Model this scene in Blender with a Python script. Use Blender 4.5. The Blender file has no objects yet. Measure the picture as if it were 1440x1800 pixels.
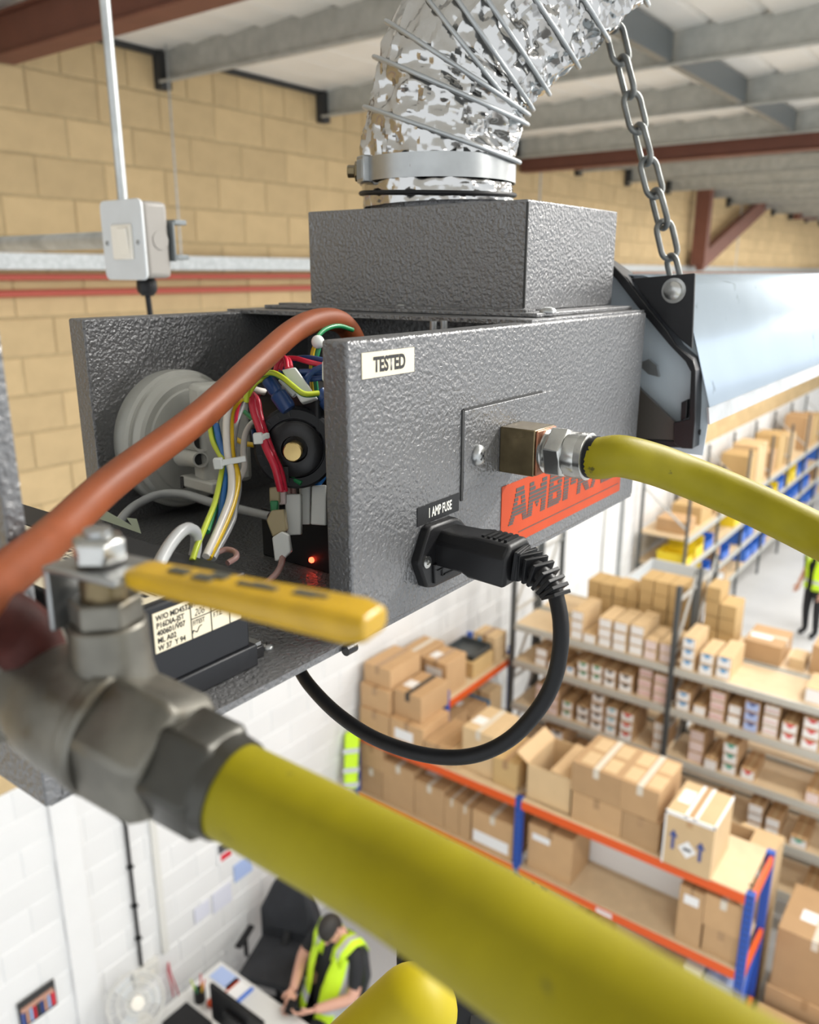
import bpy, bmesh, math, random
from mathutils import Vector, Matrix, noise
random.seed(7)
S = bpy.context.scene
C = S.collection

# ---------------------------------------------------------------- camera
H = 6.1                                   # lens height above the warehouse floor
F = 1442.0                                # focal length in pixels of the 1440 wide frame
PITCH = math.atan(420.0 / F)
HEAD = math.radians(36.8)                 # building X axis lies this far right of the view
fh = Vector((math.cos(HEAD), math.sin(HEAD), 0))
rt = Vector((math.sin(HEAD), -math.cos(HEAD), 0))
fw = fh * math.cos(PITCH) - Vector((0, 0, math.sin(PITCH)))
cu = fh * math.sin(PITCH) + Vector((0, 0, math.cos(PITCH)))
CAM = Vector((0, 0, H))
cd = bpy.data.cameras.new('camera')
cam = bpy.data.objects.new('camera', cd); C.objects.link(cam)
cam.matrix_world = Matrix.Translation(CAM) @ Matrix((rt, cu, -fw)).transposed().to_4x4()
cd.sensor_fit = 'HORIZONTAL'; cd.sensor_width = 36.0; cd.lens = F / 1440 * 36
cd.clip_start = 0.01; cd.clip_end = 200
cd.dof.use_dof = True; cd.dof.focus_distance = 0.41; cd.dof.aperture_fstop = 13.5
S.camera = cam

# ---------------------------------------------------------------- world, light, exposure
w = bpy.data.worlds.new('world'); S.world = w; w.use_nodes = True
w.node_tree.nodes['Background'].inputs[0].default_value = (0.93, 0.97, 1.0, 1)
w.node_tree.nodes['Background'].inputs[1].default_value = 0.85
S.view_settings.view_transform = 'Standard'; S.view_settings.look = 'None'
S.view_settings.gamma = 1.0; S.view_settings.use_curve_mapping = False
S.view_settings.exposure = 0.85
LED_POWER = 70.0

# ---------------------------------------------------------------- helpers
def ray(x, y): return fw + rt * ((x - 720) / F) + cu * ((900 - y) / F)
def P(x, y, t=None, X=None, Y=None, Z=None):
    """point of the place seen at photo pixel x, y: at depth t or on a plane X, Y or Z"""
    d = ray(x, y)
    if X is not None: t = X / d.x
    elif Y is not None: t = Y / d.y
    elif Z is not None: t = (Z - H) / d.z
    return CAM + d * t
def proj(p):
    q = Vector(p) - CAM
    return 720 + F * q.dot(rt) / q.dot(fw), 900 - F * q.dot(cu) / q.dot(fw), q.dot(fw)
def y_at(xp, X, Z):
    """Y of the point with given X, Z that shows at photo column xp"""
    k = (xp - 720) / F
    a = X * rt.x - k * (X * fw.x + (Z - H) * fw.z); b = rt.y - k * fw.y
    return -a / b
def x_at(xp, Y, Z):
    k = (xp - 720) / F
    a = Y * rt.y - k * (Y * fw.y + (Z - H) * fw.z); b = rt.x - k * fw.x
    return -a / b

def org(o):
    v = Vector((0, 0, 0))
    while o: v = v + o.location; o = o.parent
    return v
def tag(o, label, cat, group=None, kind=None):
    if label: o['label'] = label
    if cat: o['category'] = cat
    if group: o['group'] = group
    if kind: o['kind'] = kind
    return o
def thing(name, label, cat, loc, group=None):
    o = bpy.data.objects.new(name, None); C.objects.link(o); o.location = loc
    o.empty_display_size = 0.05
    return tag(o, label, cat, group)

class MB:
    def __init__(s): s.v = []; s.f = []; s.mi = []; s.cur = 0
    def add(s, vs, fs):
        n = len(s.v); s.v += [Vector(v) for v in vs]
        for f in fs: s.f.append([i + n for i in f]); s.mi.append(s.cur)
        return s
    def box(s, x0, x1, y0, y1, z0, z1):
        return s.add([(x0,y0,z0),(x1,y0,z0),(x1,y1,z0),(x0,y1,z0),(x0,y0,z1),(x1,y0,z1),(x1,y1,z1),(x0,y1,z1)],
            [(0,3,2,1),(4,5,6,7),(0,1,5,4),(1,2,6,5),(2,3,7,6),(3,0,4,7)])
    def obox(s, c, ux, uy, uz):
        c, ux, uy, uz = map(Vector, (c, ux, uy, uz))
        vs = [c + ux*a + uy*b + uz*d for d in (-1,1) for a, b in ((-1,-1),(1,-1),(1,1),(-1,1))]
        fs = [(0,3,2,1),(4,5,6,7),(0,1,5,4),(1,2,6,5),(2,3,7,6),(3,0,4,7)]
        if ux.cross(uy).dot(uz) < 0: fs = [f[::-1] for f in fs]
        return s.add(vs, fs)
    def bar(s, p0, p1, wd, ht, up=(0,0,1)):
        p0, p1 = Vector(p0), Vector(p1); d = (p1 - p0)
        u = Vector(up); sd = d.cross(u)
        if sd.length < 1e-6: sd = d.cross(Vector((1,0,0)))
        sd.normalize(); u = sd.cross(d).normalized()
        return s.obox((p0+p1)/2, d/2, sd*wd/2, u*ht/2)
    def prism(s, poly, ext):
        poly = [Vector(p) for p in poly]; ext = Vector(ext); n = len(poly)
        nrm = Vector((0,0,0))
        for i in range(n): nrm += poly[i].cross(poly[(i+1) % n])
        if nrm.dot(ext) > 0: poly = poly[::-1]
        vs = poly + [p + ext for p in poly]
        return s.add(vs, [list(range(n)), [n+i for i in range(n)][::-1]] + [(i, i+n, (i+1) % n + n, (i+1) % n) for i in range(n)])
    def quad(s, a, b, c, d): return s.add([a,b,c,d], [(0,1,2,3)])
    def lathe(s, p0, p1, prof, n=20, phase=0.0, up=None):
        """prof: (distance along p0->p1, radius)"""
        p0 = Vector(p0); d = (Vector(p1) - p0).normalized()
        u = Vector(up) if up else (Vector((0,0,1)) if abs(d.z) < .9 else Vector((1,0,0)))
        a = (u - d * u.dot(d)).normalized(); b = d.cross(a)
        vs = []; fs = []
        for k, r in prof:
            for i in range(n):
                th = phase + 2*math.pi*i/n
                vs.append(p0 + d*k + (a*math.cos(th) + b*math.sin(th)) * r)
        m = len(prof)
        for j in range(m-1):
            for i in range(n):
                i2 = (i+1) % n
                fs.append((j*n+i, j*n+i2, (j+1)*n+i2, (j+1)*n+i))
        fs.append(list(range(n))[::-1]); fs.append([(m-1)*n+i for i in range(n)])
        return s.add(vs, fs)
    def cyl(s, p0, p1, r0, r1=None, n=16, phase=0.0, up=None):
        L = (Vector(p1)-Vector(p0)).length
        return s.lathe(p0, p1, [(0, r0), (L, r0 if r1 is None else r1)], n, phase, up)
    def tube(s, pts, r, n=10, closed=False):
        pts = [Vector(p) for p in pts]; m = len(pts)
        rs = r if isinstance(r, (list, tuple)) else [r]*m
        tg = []
        for i in range(m):
            if closed: tg.append((pts[(i+1) % m] - pts[i-1]).normalized())
            else: tg.append((pts[min(i+1, m-1)] - pts[max(i-1, 0)]).normalized())
        a = tg[0].cross(Vector((0.3, 0.2, 1))).normalized()
        vs = []; fs = []
        for i in range(m):
            a = (a - tg[i]*a.dot(tg[i])).normalized(); b = tg[i].cross(a)
            for k in range(n):
                th = 2*math.pi*k/n
                vs.append(pts[i] + (a*math.cos(th) + b*math.sin(th))*rs[i])
        for i in range(m if closed else m-1):
            for k in range(n):
                i2 = (i+1) % m; k2 = (k+1) % n
                fs.append((i*n+k, i*n+k2, i2*n+k2, i2*n+k))
        if not closed:
            fs.append(list(range(n))[::-1]); fs.append([(m-1)*n+k for k in range(n)])
        return s.add(vs, fs)
    def ball(s, c, rx, ry=None, rz=None, nu=16, nv=10):
        ry = ry or rx; rz = rz or rx; c = Vector(c); vs = []; fs = []
        for j in range(1, nv):
            for i in range(nu):
                a = 2*math.pi*i/nu; b = math.pi*j/nv
                vs.append(c + Vector((rx*math.sin(b)*math.cos(a), ry*math.sin(b)*math.sin(a), rz*math.cos(b))))
        for j in range(nv-2):
            for i in range(nu):
                i2 = (i+1) % nu
                fs.append((j*nu+i, (j+1)*nu+i, (j+1)*nu+i2, j*nu+i2))
        t = len(vs); vs += [c+Vector((0,0,rz)), c-Vector((0,0,rz))]
        for i in range(nu):
            i2 = (i+1) % nu
            fs.append((t, i, i2)); fs.append((t+1, (nv-2)*nu+i2, (nv-2)*nu+i))
        return s.add(vs, fs)
    def mesh(s, name, mats, o=Vector((0,0,0)), smooth=None):
        me = bpy.data.meshes.new(name)
        me.from_pydata([v - o for v in s.v], [], s.f); me.update()
        for m in (mats if isinstance(mats, (list, tuple)) else [mats]): me.materials.append(m)
        me.polygons.foreach_set('material_index', s.mi)
        if smooth:
            me.polygons.foreach_set('use_smooth', [True]*len(me.polygons))
            me.set_sharp_from_angle(angle=math.radians(smooth))
        return me
    def build(s, name, mats, parent=None, smooth=None, bevel=0, seg=2, label=None):
        if parent: o0 = org(parent)
        else:
            o0 = Vector(((min(v.x for v in s.v)+max(v.x for v in s.v))/2, (min(v.y for v in s.v)+max(v.y for v in s.v))/2, min(v.z for v in s.v)))
        ob = bpy.data.objects.new(name, s.mesh(name, mats, o0, smooth)); C.objects.link(ob)
        if parent: ob.parent = parent
        else: ob.location = o0
        if bevel:
            b = ob.modifiers.new('bevel', 'BEVEL'); b.width = bevel; b.segments = seg; b.limit_method = 'ANGLE'; b.angle_limit = math.radians(40)
            if not smooth:
                ob.data.polygons.foreach_set('use_smooth', [True]*len(ob.data.polygons)); ob.data.set_sharp_from_angle(angle=math.radians(35))
        if label: ob['label'] = label
        return ob

def spline(pts, k=8):
    pts = [Vector(p) for p in pts]; out = []
    q = [pts[0]*2 - pts[1]] + pts + [pts[-1]*2 - pts[-2]]
    for i in range(1, len(q)-2):
        a, b, c, d = q[i-1], q[i], q[i+1], q[i+2]
        for j in range(k):
            u = j/k
            out.append(0.5*((2*b) + (c-a)*u + (2*a-5*b+4*c-d)*u*u + (3*b-a-3*c+d)*u**3))
    out.append(pts[-1]); return out

def text(s, size, o, ux, uy, mat, parent, xs=1.0, bold=0.0, name='lettering', align='LEFT', lift=0.0):
    """flat lettering: o lower-left corner, ux reading direction, uy up"""
    cv = bpy.data.curves.new('t', 'FONT'); cv.body = s; cv.size = size; cv.offset = bold; cv.align_x = align
    cv.resolution_u = 3; cv.extrude = 0.0
    ob = bpy.data.objects.new('t', cv); C.objects.link(ob)
    me = bpy.data.meshes.new_from_object(ob); bpy.data.objects.remove(ob); bpy.data.curves.remove(cv)
    ux = Vector(ux).normalized(); uy = Vector(uy).normalized(); nz = ux.cross(uy); o = Vector(o) - org(parent)
    for v in me.vertices: v.co = o + ux*v.co.x*xs + uy*v.co.y + nz*lift
    me.materials.clear(); me.materials.append(mat); me.name = name
    r = bpy.data.objects.new(name, me); C.objects.link(r); r.parent = parent
    return r

# ---------------------------------------------------------------- materials
MT = {}
def mat(name, col, rough=0.5, metal=0.0, noise_amt=0.0, noise_scale=20.0, bump=0.0, bump_scale=100.0, rnd=0.0, coat=0.0, emit=0.0, island=False, spec=0.5, col2=None, bump_dist=0.002, detail=3.0):
    m = bpy.data.materials.new(name); m.use_nodes = True; MT[name] = m
    nt = m.node_tree; b = nt.nodes['Principled BSDF']; L = nt.links.new
    b.inputs['Base Color'].default_value = (*col, 1); b.inputs['Roughness'].default_value = rough; b.inputs['Metallic'].default_value = metal
    b.inputs['Specular IOR Level'].default_value = spec
    if coat: b.inputs['Coat Weight'].default_value = coat; b.inputs['Coat Roughness'].default_value = 0.08
    if emit: b.inputs['Emission Color'].default_value = (*col, 1); b.inputs['Emission Strength'].default_value = emit
    tc = nt.nodes.new('ShaderNodeTexCoord')
    src = None
    if noise_amt or col2:
        n = nt.nodes.new('ShaderNodeTexNoise'); n.inputs['Scale'].default_value = noise_scale; n.inputs['Detail'].default_value = detail
        L(tc.outputs['Object'], n.inputs['Vector'])
        rp = nt.nodes.new('ShaderNodeMapRange'); rp.inputs['From Min'].default_value = 0.3; rp.inputs['From Max'].default_value = 0.7
        L(n.outputs['Fac'], rp.inputs['Value'])
        mx = nt.nodes.new('ShaderNodeMix'); mx.data_type = 'RGBA'
        c2 = col2 if col2 else tuple(c*(1-noise_amt) for c in col)
        mx.inputs['A'].default_value = (*col, 1); mx.inputs['B'].default_value = (*c2, 1)
        L(rp.outputs['Result'], mx.inputs['Factor']); src = mx.outputs['Result']
    if rnd:
        hs = nt.nodes.new('ShaderNodeHueSaturation')
        if island:
            oi = nt.nodes.new('ShaderNodeNewGeometry'); out = oi.outputs['Random Per Island']
        else:
            oi = nt.nodes.new('ShaderNodeObjectInfo'); out = oi.outputs['Random']
        mr = nt.nodes.new('ShaderNodeMapRange'); mr.inputs['To Min'].default_value = 1-rnd; mr.inputs['To Max'].default_value = 1+rnd
        L(out, mr.inputs['Value']); L(mr.outputs['Result'], hs.inputs['Value'])
        if src: L(src, hs.inputs['Color'])
        else: hs.inputs['Color'].default_value = (*col, 1)
        src = hs.outputs['Color']
    if src: L(src, b.inputs['Base Color'])
    if bump:
        n2 = nt.nodes.new('ShaderNodeTexNoise'); n2.inputs['Scale'].default_value = bump_scale; n2.inputs['Detail'].default_value = 2
        L(tc.outputs['Object'], n2.inputs['Vector'])
        bp = nt.nodes.new('ShaderNodeBump'); bp.inputs['Strength'].default_value = bump; bp.inputs['Distance'].default_value = bump_dist
        L(n2.outputs['Fac'], bp.inputs['Height']); L(bp.outputs['Normal'], b.inputs['Normal'])
    return m

def hammer_paint(name, col, rough, metal, strength):
    m = mat(name, col, rough, metal); nt = m.node_tree; L = nt.links.new; b = nt.nodes['Principled BSDF']
    tc = nt.nodes.new('ShaderNodeTexCoord')
    n = nt.nodes.new('ShaderNodeTexNoise'); n.inputs['Scale'].default_value = 430; n.inputs['Detail'].default_value = 1.0; n.inputs['Distortion'].default_value = 1.1
    L(tc.outputs['Object'], n.inputs['Vector'])
    v = nt.nodes.new('ShaderNodeTexVoronoi'); v.feature = 'SMOOTH_F1'; v.inputs['Scale'].default_value = 480
    L(tc.outputs['Object'], v.inputs['Vector'])
    ad = nt.nodes.new('ShaderNodeMath'); ad.operation = 'ADD'
    L(n.outputs['Fac'], ad.inputs[0]); L(v.outputs['Distance'], ad.inputs[1])
    bp = nt.nodes.new('ShaderNodeBump'); bp.inputs['Strength'].default_value = strength; bp.inputs['Distance'].default_value = 0.0010
    L(ad.outputs[0], bp.inputs['Height']); L(bp.outputs['Normal'], b.inputs['Normal'])
    n3 = nt.nodes.new('ShaderNodeTexNoise'); n3.inputs['Scale'].default_value = 14; n3.inputs['Detail'].default_value = 3
    L(tc.outputs['Object'], n3.inputs['Vector'])
    mr = nt.nodes.new('ShaderNodeMapRange'); mr.inputs['To Min'].default_value = rough-.06; mr.inputs['To Max'].default_value = rough+.08
    L(n3.outputs['Fac'], mr.inputs['Value']); L(mr.outputs['Result'], b.inputs['Roughness'])
    return m

hammer = hammer_paint('hammered_grey_paint', (0.175, 0.176, 0.18), 0.35, 0.5, 0.6)
m_black = mat('black_plastic', (0.007, 0.007, 0.008), 0.42, spec=.3, bump=.15, bump_scale=900, bump_dist=.0003)
m_rubber = mat('black_rubber', (0.009, 0.0095, 0.011), 0.5, spec=.25, noise_amt=.4, noise_scale=60)
m_blacksteel = mat('black_painted_steel', (0.014, 0.014, 0.016), 0.32, 0.2, bump=.2, bump_scale=260, bump_dist=.0005, noise_amt=.3)
m_darkbox = mat('black_module_plastic', (0.012, 0.013, 0.016), 0.45, spec=.35)
m_cream = mat('cream_label_paper', (0.78, 0.70, 0.52), 0.5, noise_amt=.06, noise_scale=40)
m_ink = mat('black_ink', (0.012, 0.012, 0.012), 0.5)
m_inkw = mat('white_ink', (0.8, 0.79, 0.72), 0.5)
m_orange = mat('orange_sticker', (0.50, 0.062, 0.014), 0.5, spec=.2, noise_amt=.12, noise_scale=50)
m_stripe = mat('sticker_black_print', (0.055, 0.05, 0.045), 0.5)
m_hosey = mat('yellow_gas_hose', (0.265, 0.222, 0.002), 0.48, spec=.25, noise_amt=.14, noise_scale=70, bump=.12, bump_scale=500, bump_dist=.0004)
m_hosey2 = mat('worn_yellow_gas_hose', (0.275, 0.235, 0.003), 0.5, spec=.2, noise_amt=.16, noise_scale=60, bump=.1, bump_scale=300, bump_dist=.0004)
m_lever = mat('yellow_lever_sleeve', (0.52, 0.31, 0.005), 0.3, noise_amt=.25, noise_scale=90)
m_smudge = mat('black_smudge', (0.06, 0.06, 0.045), 0.6)
m_rail = mat('yellow_rail_paint', (0.40, 0.32, 0.004), 0.5, spec=.3, noise_amt=.1, noise_scale=30, bump=.08, bump_scale=200, bump_dist=.0005)
m_red_hose = mat('orange_brown_silicone_hose', (0.23, 0.058, 0.018), 0.5, spec=.28, noise_amt=.25, noise_scale=45, bump=.1, bump_scale=400, bump_dist=.0004)
m_nickel = mat('dull_nickel_brass', (0.20, 0.19, 0.162), 0.42, 0.7, noise_amt=.5, noise_scale=60, bump=.2, bump_scale=350, bump_dist=.0006)
m_nickel_b = mat('bright_nickel', (0.52, 0.52, 0.50), 0.24, 0.95, noise_amt=.25, noise_scale=90, bump=.1, bump_scale=200, bump_dist=.0005)
m_brownbrass = mat('tarnished_brass', (0.20, 0.155, 0.085), 0.32, 0.8, noise_amt=.35, noise_scale=120, bump=.15, bump_scale=300, bump_dist=.0004)
m_copper = mat('copper_sealant', (0.32, 0.13, 0.07), 0.4, 0.6, noise_amt=.35, noise_scale=260)
m_brass = mat('polished_brass', (0.62, 0.46, 0.2), 0.28, 0.9)
m_black_nut = mat('blackened_nut', (0.06, 0.058, 0.05), 0.38, 0.6, noise_amt=.3, noise_scale=80)
m_galv = mat('galvanised_steel', (0.52, 0.54, 0.54), 0.42, 0.75, noise_amt=.3, noise_scale=35)
m_zinc = mat('zinc_plated_steel', (0.40, 0.41, 0.41), 0.34, 0.9, noise_amt=.2, noise_scale=60)
m_chain = mat('galvanised_chain', (0.20, 0.207, 0.20), 0.42, 0.7, noise_amt=.35, noise_scale=90, bump=.2, bump_scale=300, bump_dist=.0006)
m_foil = mat('crumpled_aluminium_foil', (0.46, 0.455, 0.445), 0.15, 1.0, bump=.22, bump_scale=75, bump_dist=.004)
m_wire_d = mat('duct_wire', (0.38, 0.40, 0.41), 0.4, 0.6)
m_refl = mat('polished_aluminium_reflector', (0.66, 0.76, 0.86), 0.25, 0.65, noise_amt=.06, noise_scale=12, bump=.12, bump_scale=9, bump_dist=.01)
m_reflip = mat('milky_reflector_lip', (0.55, 0.57, 0.58), 0.35, 0.6, noise_amt=.25, noise_scale=40)
m_whitepl = mat('white_plastic', (0.66, 0.65, 0.61), 0.4)
m_offwhite = mat('grey_white_plastic', (0.52, 0.52, 0.48), 0.45, noise_amt=.08, noise_scale=40)
m_switchbox = mat('grey_white_switch_box', (0.58, 0.60, 0.61), 0.35, noise_amt=.06, noise_scale=30)
m_rocker = mat('cream_rocker', (0.74, 0.70, 0.62), 0.3)
m_nylon = mat('white_nylon', (0.72, 0.74, 0.72), 0.38)
m_amber = mat('amber_nylon', (0.40, 0.33, 0.19), 0.4)
m_maroon = mat('rusty_maroon_pipe', (0.07, 0.018, 0.014), 0.6, spec=.2, noise_amt=.5, noise_scale=120, bump=.3, bump_scale=300, bump_dist=.001)
WIRE = {}
for k, c in dict(yellow=(.72,.47,.02), blue=(.02,.14,.42), white=(.72,.68,.62), red=(.55,.02,.05), grey=(.33,.34,.34), green=(.02,.22,.08), lime=(.52,.62,.04), brown=(.22,.09,.06), pinkbrown=(.33,.19,.17), navy=(.015,.05,.17), palegrey=(.47,.48,.48)).items():
    WIRE[k] = mat(k + '_wire_sleeve', c, 0.35)
m_led = mat('red_led', (1.0, 0.05, 0.02), 0.3, emit=6.0)
m_tan = mat('tan_concrete_block', (0.60, 0.44, 0.235), 0.85, noise_amt=.13, noise_scale=7, bump=.5, bump_scale=70, bump_dist=.006, rnd=.07)
m_tan_i = mat('tan_concrete_block_far', (0.60, 0.44, 0.235), 0.85, noise_amt=.13, noise_scale=7, bump=.5, bump_scale=70, bump_dist=.006, rnd=.07, island=True)
m_wht = mat('white_painted_block', (0.74, 0.74, 0.735), 0.6, noise_amt=.04, noise_scale=3, bump=.25, bump_scale=60, bump_dist=.005, rnd=.025)
m_wht_i = mat('white_painted_block_far', (0.74, 0.74, 0.735), 0.6, noise_amt=.04, noise_scale=3, bump=.25, bump_scale=60, bump_dist=.005, rnd=.025, island=True)
m_mortar = mat('grey_tan_mortar', (0.50, 0.39, 0.22), 0.9, noise_amt=.2, noise_scale=25)
m_mortarw = mat('white_painted_mortar', (0.74, 0.74, 0.735), 0.75)
m_floor = mat('grey_painted_concrete', (0.52, 0.53, 0.54), 0.45, noise_amt=.12, noise_scale=1.2)
m_sheet = mat('white_roof_sheet', (0.84, 0.82, 0.77), 0.5, noise_amt=.06, noise_scale=3)
m_purlin = mat('galvanised_purlin', (0.50, 0.505, 0.47), 0.5, 0.25, noise_amt=.22, noise_scale=12)
m_sag = mat('dark_grey_steel', (0.16, 0.175, 0.18), 0.45, 0.3)
m_beam = mat('brown_primer_steel', (0.17, 0.062, 0.04), 0.6, noise_amt=.15, noise_scale=6)
m_redpipe = mat('red_sprinkler_pipe', (0.42, 0.075, 0.05), 0.4)
m_flash = mat('black_flashing', (0.03, 0.03, 0.03), 0.7)
m_card = mat('brown_cardboard', (0.50, 0.315, 0.16), 0.75, noise_amt=.08, noise_scale=6, rnd=.13)
m_card2 = mat('pale_cardboard', (0.64, 0.46, 0.26), 0.75, noise_amt=.08, noise_scale=6, rnd=.08)
m_card3 = mat('tan_cardboard', (0.56, 0.38, 0.17), 0.75, noise_amt=.06, noise_scale=6, rnd=.07)
m_cardin = mat('inner_cardboard', (0.62, 0.43, 0.24), 0.8)
m_tape = mat('clear_brown_tape', (0.40, 0.25, 0.13), 0.15)
m_tapew = mat('clear_tape', (0.66, 0.60, 0.50), 0.12)
m_paper = mat('white_paper', (0.80, 0.80, 0.80), 0.6)
m_pinkp = mat('pale_pink_print', (0.74, 0.62, 0.60), 0.6)
m_board = mat('chipboard_shelf', (0.68, 0.52, 0.33), 0.6, noise_amt=.1, noise_scale=10)
m_edge = mat('grey_shelf_beam', (0.50, 0.50, 0.46), 0.45, 0.2)
m_ror = mat('orange_rack_beam', (0.72, 0.10, 0.012), 0.45)
m_rbl = mat('blue_rack_upright', (0.02, 0.085, 0.42), 0.45)
m_rgy = mat('dark_grey_rack_upright', (0.075, 0.085, 0.09), 0.45, 0.3)
m_brace = mat('light_grey_brace', (0.55, 0.56, 0.55), 0.4, 0.4)
PRINT = {k: mat(k + '_print', c, 0.5) for k, c in dict(blue=(.07,.32,.62), red=(.62,.03,.05), black=(.06,.06,.07), green=(.02,.28,.15), cyan=(.22,.52,.66), teal=(.02,.36,.27), paleblue=(.38,.48,.75), navy=(.05,.08,.25)).items()}
m_hivis = mat('hi_vis_yellow', (0.62, 0.92, 0.02), 0.6, noise_amt=.12, noise_scale=9)
m_refltape = mat('reflective_tape', (0.55, 0.57, 0.58), 0.35, 0.3)
m_skin = mat('skin', (0.60, 0.33, 0.24), 0.5)
m_hair = mat('dark_hair', (0.022, 0.018, 0.015), 0.6, noise_amt=.4, noise_scale=60, bump=.6, bump_scale=140)
m_cloth = mat('black_cloth', (0.012, 0.013, 0.016), 0.8, noise_amt=.4, noise_scale=12)
m_chairf = mat('charcoal_fabric', (0.028, 0.03, 0.036), 0.7, noise_amt=.35, noise_scale=7)
m_desk = mat('pale_grey_desk', (0.66, 0.66, 0.65), 0.4)
m_bluebin = mat('blue_plastic_bin', (0.04, 0.16, 0.62), 0.4)
m_yelbin = mat('yellow_plastic_bin', (0.80, 0.60, 0.02), 0.4)
m_lamp = mat('led_lens', (1.0, 0.98, 0.94), 0.4, emit=9.0)

def spots(m, scale, lo, hi, col):
    """grime specks with a shape of their own"""
    nt = m.node_tree; b = nt.nodes['Principled BSDF']; L = nt.links.new
    src = b.inputs['Base Color'].links[0].from_socket if b.inputs['Base Color'].links else None
    tc = nt.nodes.new('ShaderNodeTexCoord'); n = nt.nodes.new('ShaderNodeTexNoise'); n.inputs['Scale'].default_value = scale; n.inputs['Detail'].default_value = 4
    L(tc.outputs['Object'], n.inputs['Vector'])
    mr = nt.nodes.new('ShaderNodeMapRange'); mr.inputs['From Min'].default_value = lo; mr.inputs['From Max'].default_value = hi; L(n.outputs['Fac'], mr.inputs['Value'])
    mx = nt.nodes.new('ShaderNodeMix'); mx.data_type = 'RGBA'; mx.inputs['B'].default_value = (*col, 1)
    if src: L(src, mx.inputs['A'])
    else: mx.inputs['A'].default_value = b.inputs['Base Color'].default_value
    L(mr.outputs['Result'], mx.inputs['Factor']); L(mx.outputs['Result'], b.inputs['Base Color'])
spots(m_hosey2, 130, .68, .80, (.09, .08, .02)); spots(m_hosey, 160, .70, .76, (.08, .07, .01))
spots(m_nickel, 70, .60, .72, (.09, .075, .05)); spots(m_refl, 30, .66, .70, (.45, .52, .58))

# ================================================================ THE BUILDING
WY = 4.75                                  # face of the block wall
ROOF = H + 1.36
def struct(o): o['kind'] = 'structure'; return o
struct(MB().box(-6, 27, -9, WY+.2, -.1, 0).build('floor', m_floor))
PAINT = 13                                  # courses painted white
mb = MB(); zp = PAINT*.225
mb.cur = 0; mb.box(-6, 27, WY+.007, WY+.2, zp, ROOF)
mb.cur = 1; mb.box(-6, 27, WY+.005, WY+.2, 0, zp)
wall = struct(mb.build('wall_left', [m_mortar, m_mortarw])); WO = org(wall)
def block_mesh(n, wd, ht, m):
    a, b, c = wd/2, ht/2, .006
    k = MB().add([(-a,.03,-b),(a,.03,-b),(a,.03,b),(-a,.03,b),(-a,c,-b),(a,c,-b),(a,c,b),(-a,c,b),(-a+c,0,-b+c),(a-c,0,-b+c),(a-c,0,b-c),(-a+c,0,b-c)],
        [(8,9,10,11),(4,5,9,8),(5,6,10,9),(6,7,11,10),(7,4,8,11),(0,1,5,4),(1,2,6,5),(2,3,7,6),(3,0,4,7)])
    return k
BM = {}
for nm, wd in (('block', .441), ('half_block', .216)):
    for col, m, mi in (('tan', m_tan, m_tan_i), ('white', m_wht, m_wht_i)):
        BM[wd, col] = (block_mesh(nm, wd, .214, m), None)
        BM[wd, col] = (BM[wd, col][0], BM[wd, col][0].mesh(nm, m))
cells = []
NC = 33
for c in range(NC):
    top = c == NC-1
    wd = .216 if top else .441; st = wd + .009
    x = -6 + (st/2 if c % 2 else 0)
    while x < 27:
        z = c*.225 + .1125; xc = x + wd/2
        px = proj((xc, WY, z)); a = 0
        if px[2] > .5 and -40 < px[0] < 1480 and -40 < px[1] < 1840:
            a = wd*.225/px[2]**2 * (abs(rt.x - (px[0]-720)/F*fw.x)) * F*F
            u, v = px[0], px[1]
            if (545 < u < 1110 and 350 < v < 870) or (330 < u < 600 and 540 < v < 1150) or (u < 560 and 860 < v < 1330 and u > 30): a = 0   # wholly behind the heater
            if v > 1110 and v > 800 + u*.5 + 0 and u > 640: a = 0
        cells.append((a, xc, z, wd, 'white' if c < PAINT else 'tan')); x += st
cells.sort(key=lambda q: -q[0])
for a, xc, z, wd, col in cells[:300]:
    b = bpy.data.objects.new('block', BM[wd, col][1]); C.objects.link(b); b.parent = wall
    b.location = Vector((xc, WY + random.uniform(-.003, .002), z)) - WO
for col, mi in (('tan', m_tan_i), ('white', m_wht_i)):
    r = MB()
    for a, xc, z, wd, cc in cells[300:]:
        if cc == col:
            k = BM[wd, col][0]; o = Vector((xc, WY + random.uniform(-.002, .002), z))
            r.add([v + o for v in k.v], k.f)
    b = r.build('block_field', mi, wall); b['kind'] = 'stuff'
struct(MB().box(27, 27.2, -9, WY+.2, 0, ROOF).build('wall_back', m_wht))

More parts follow.
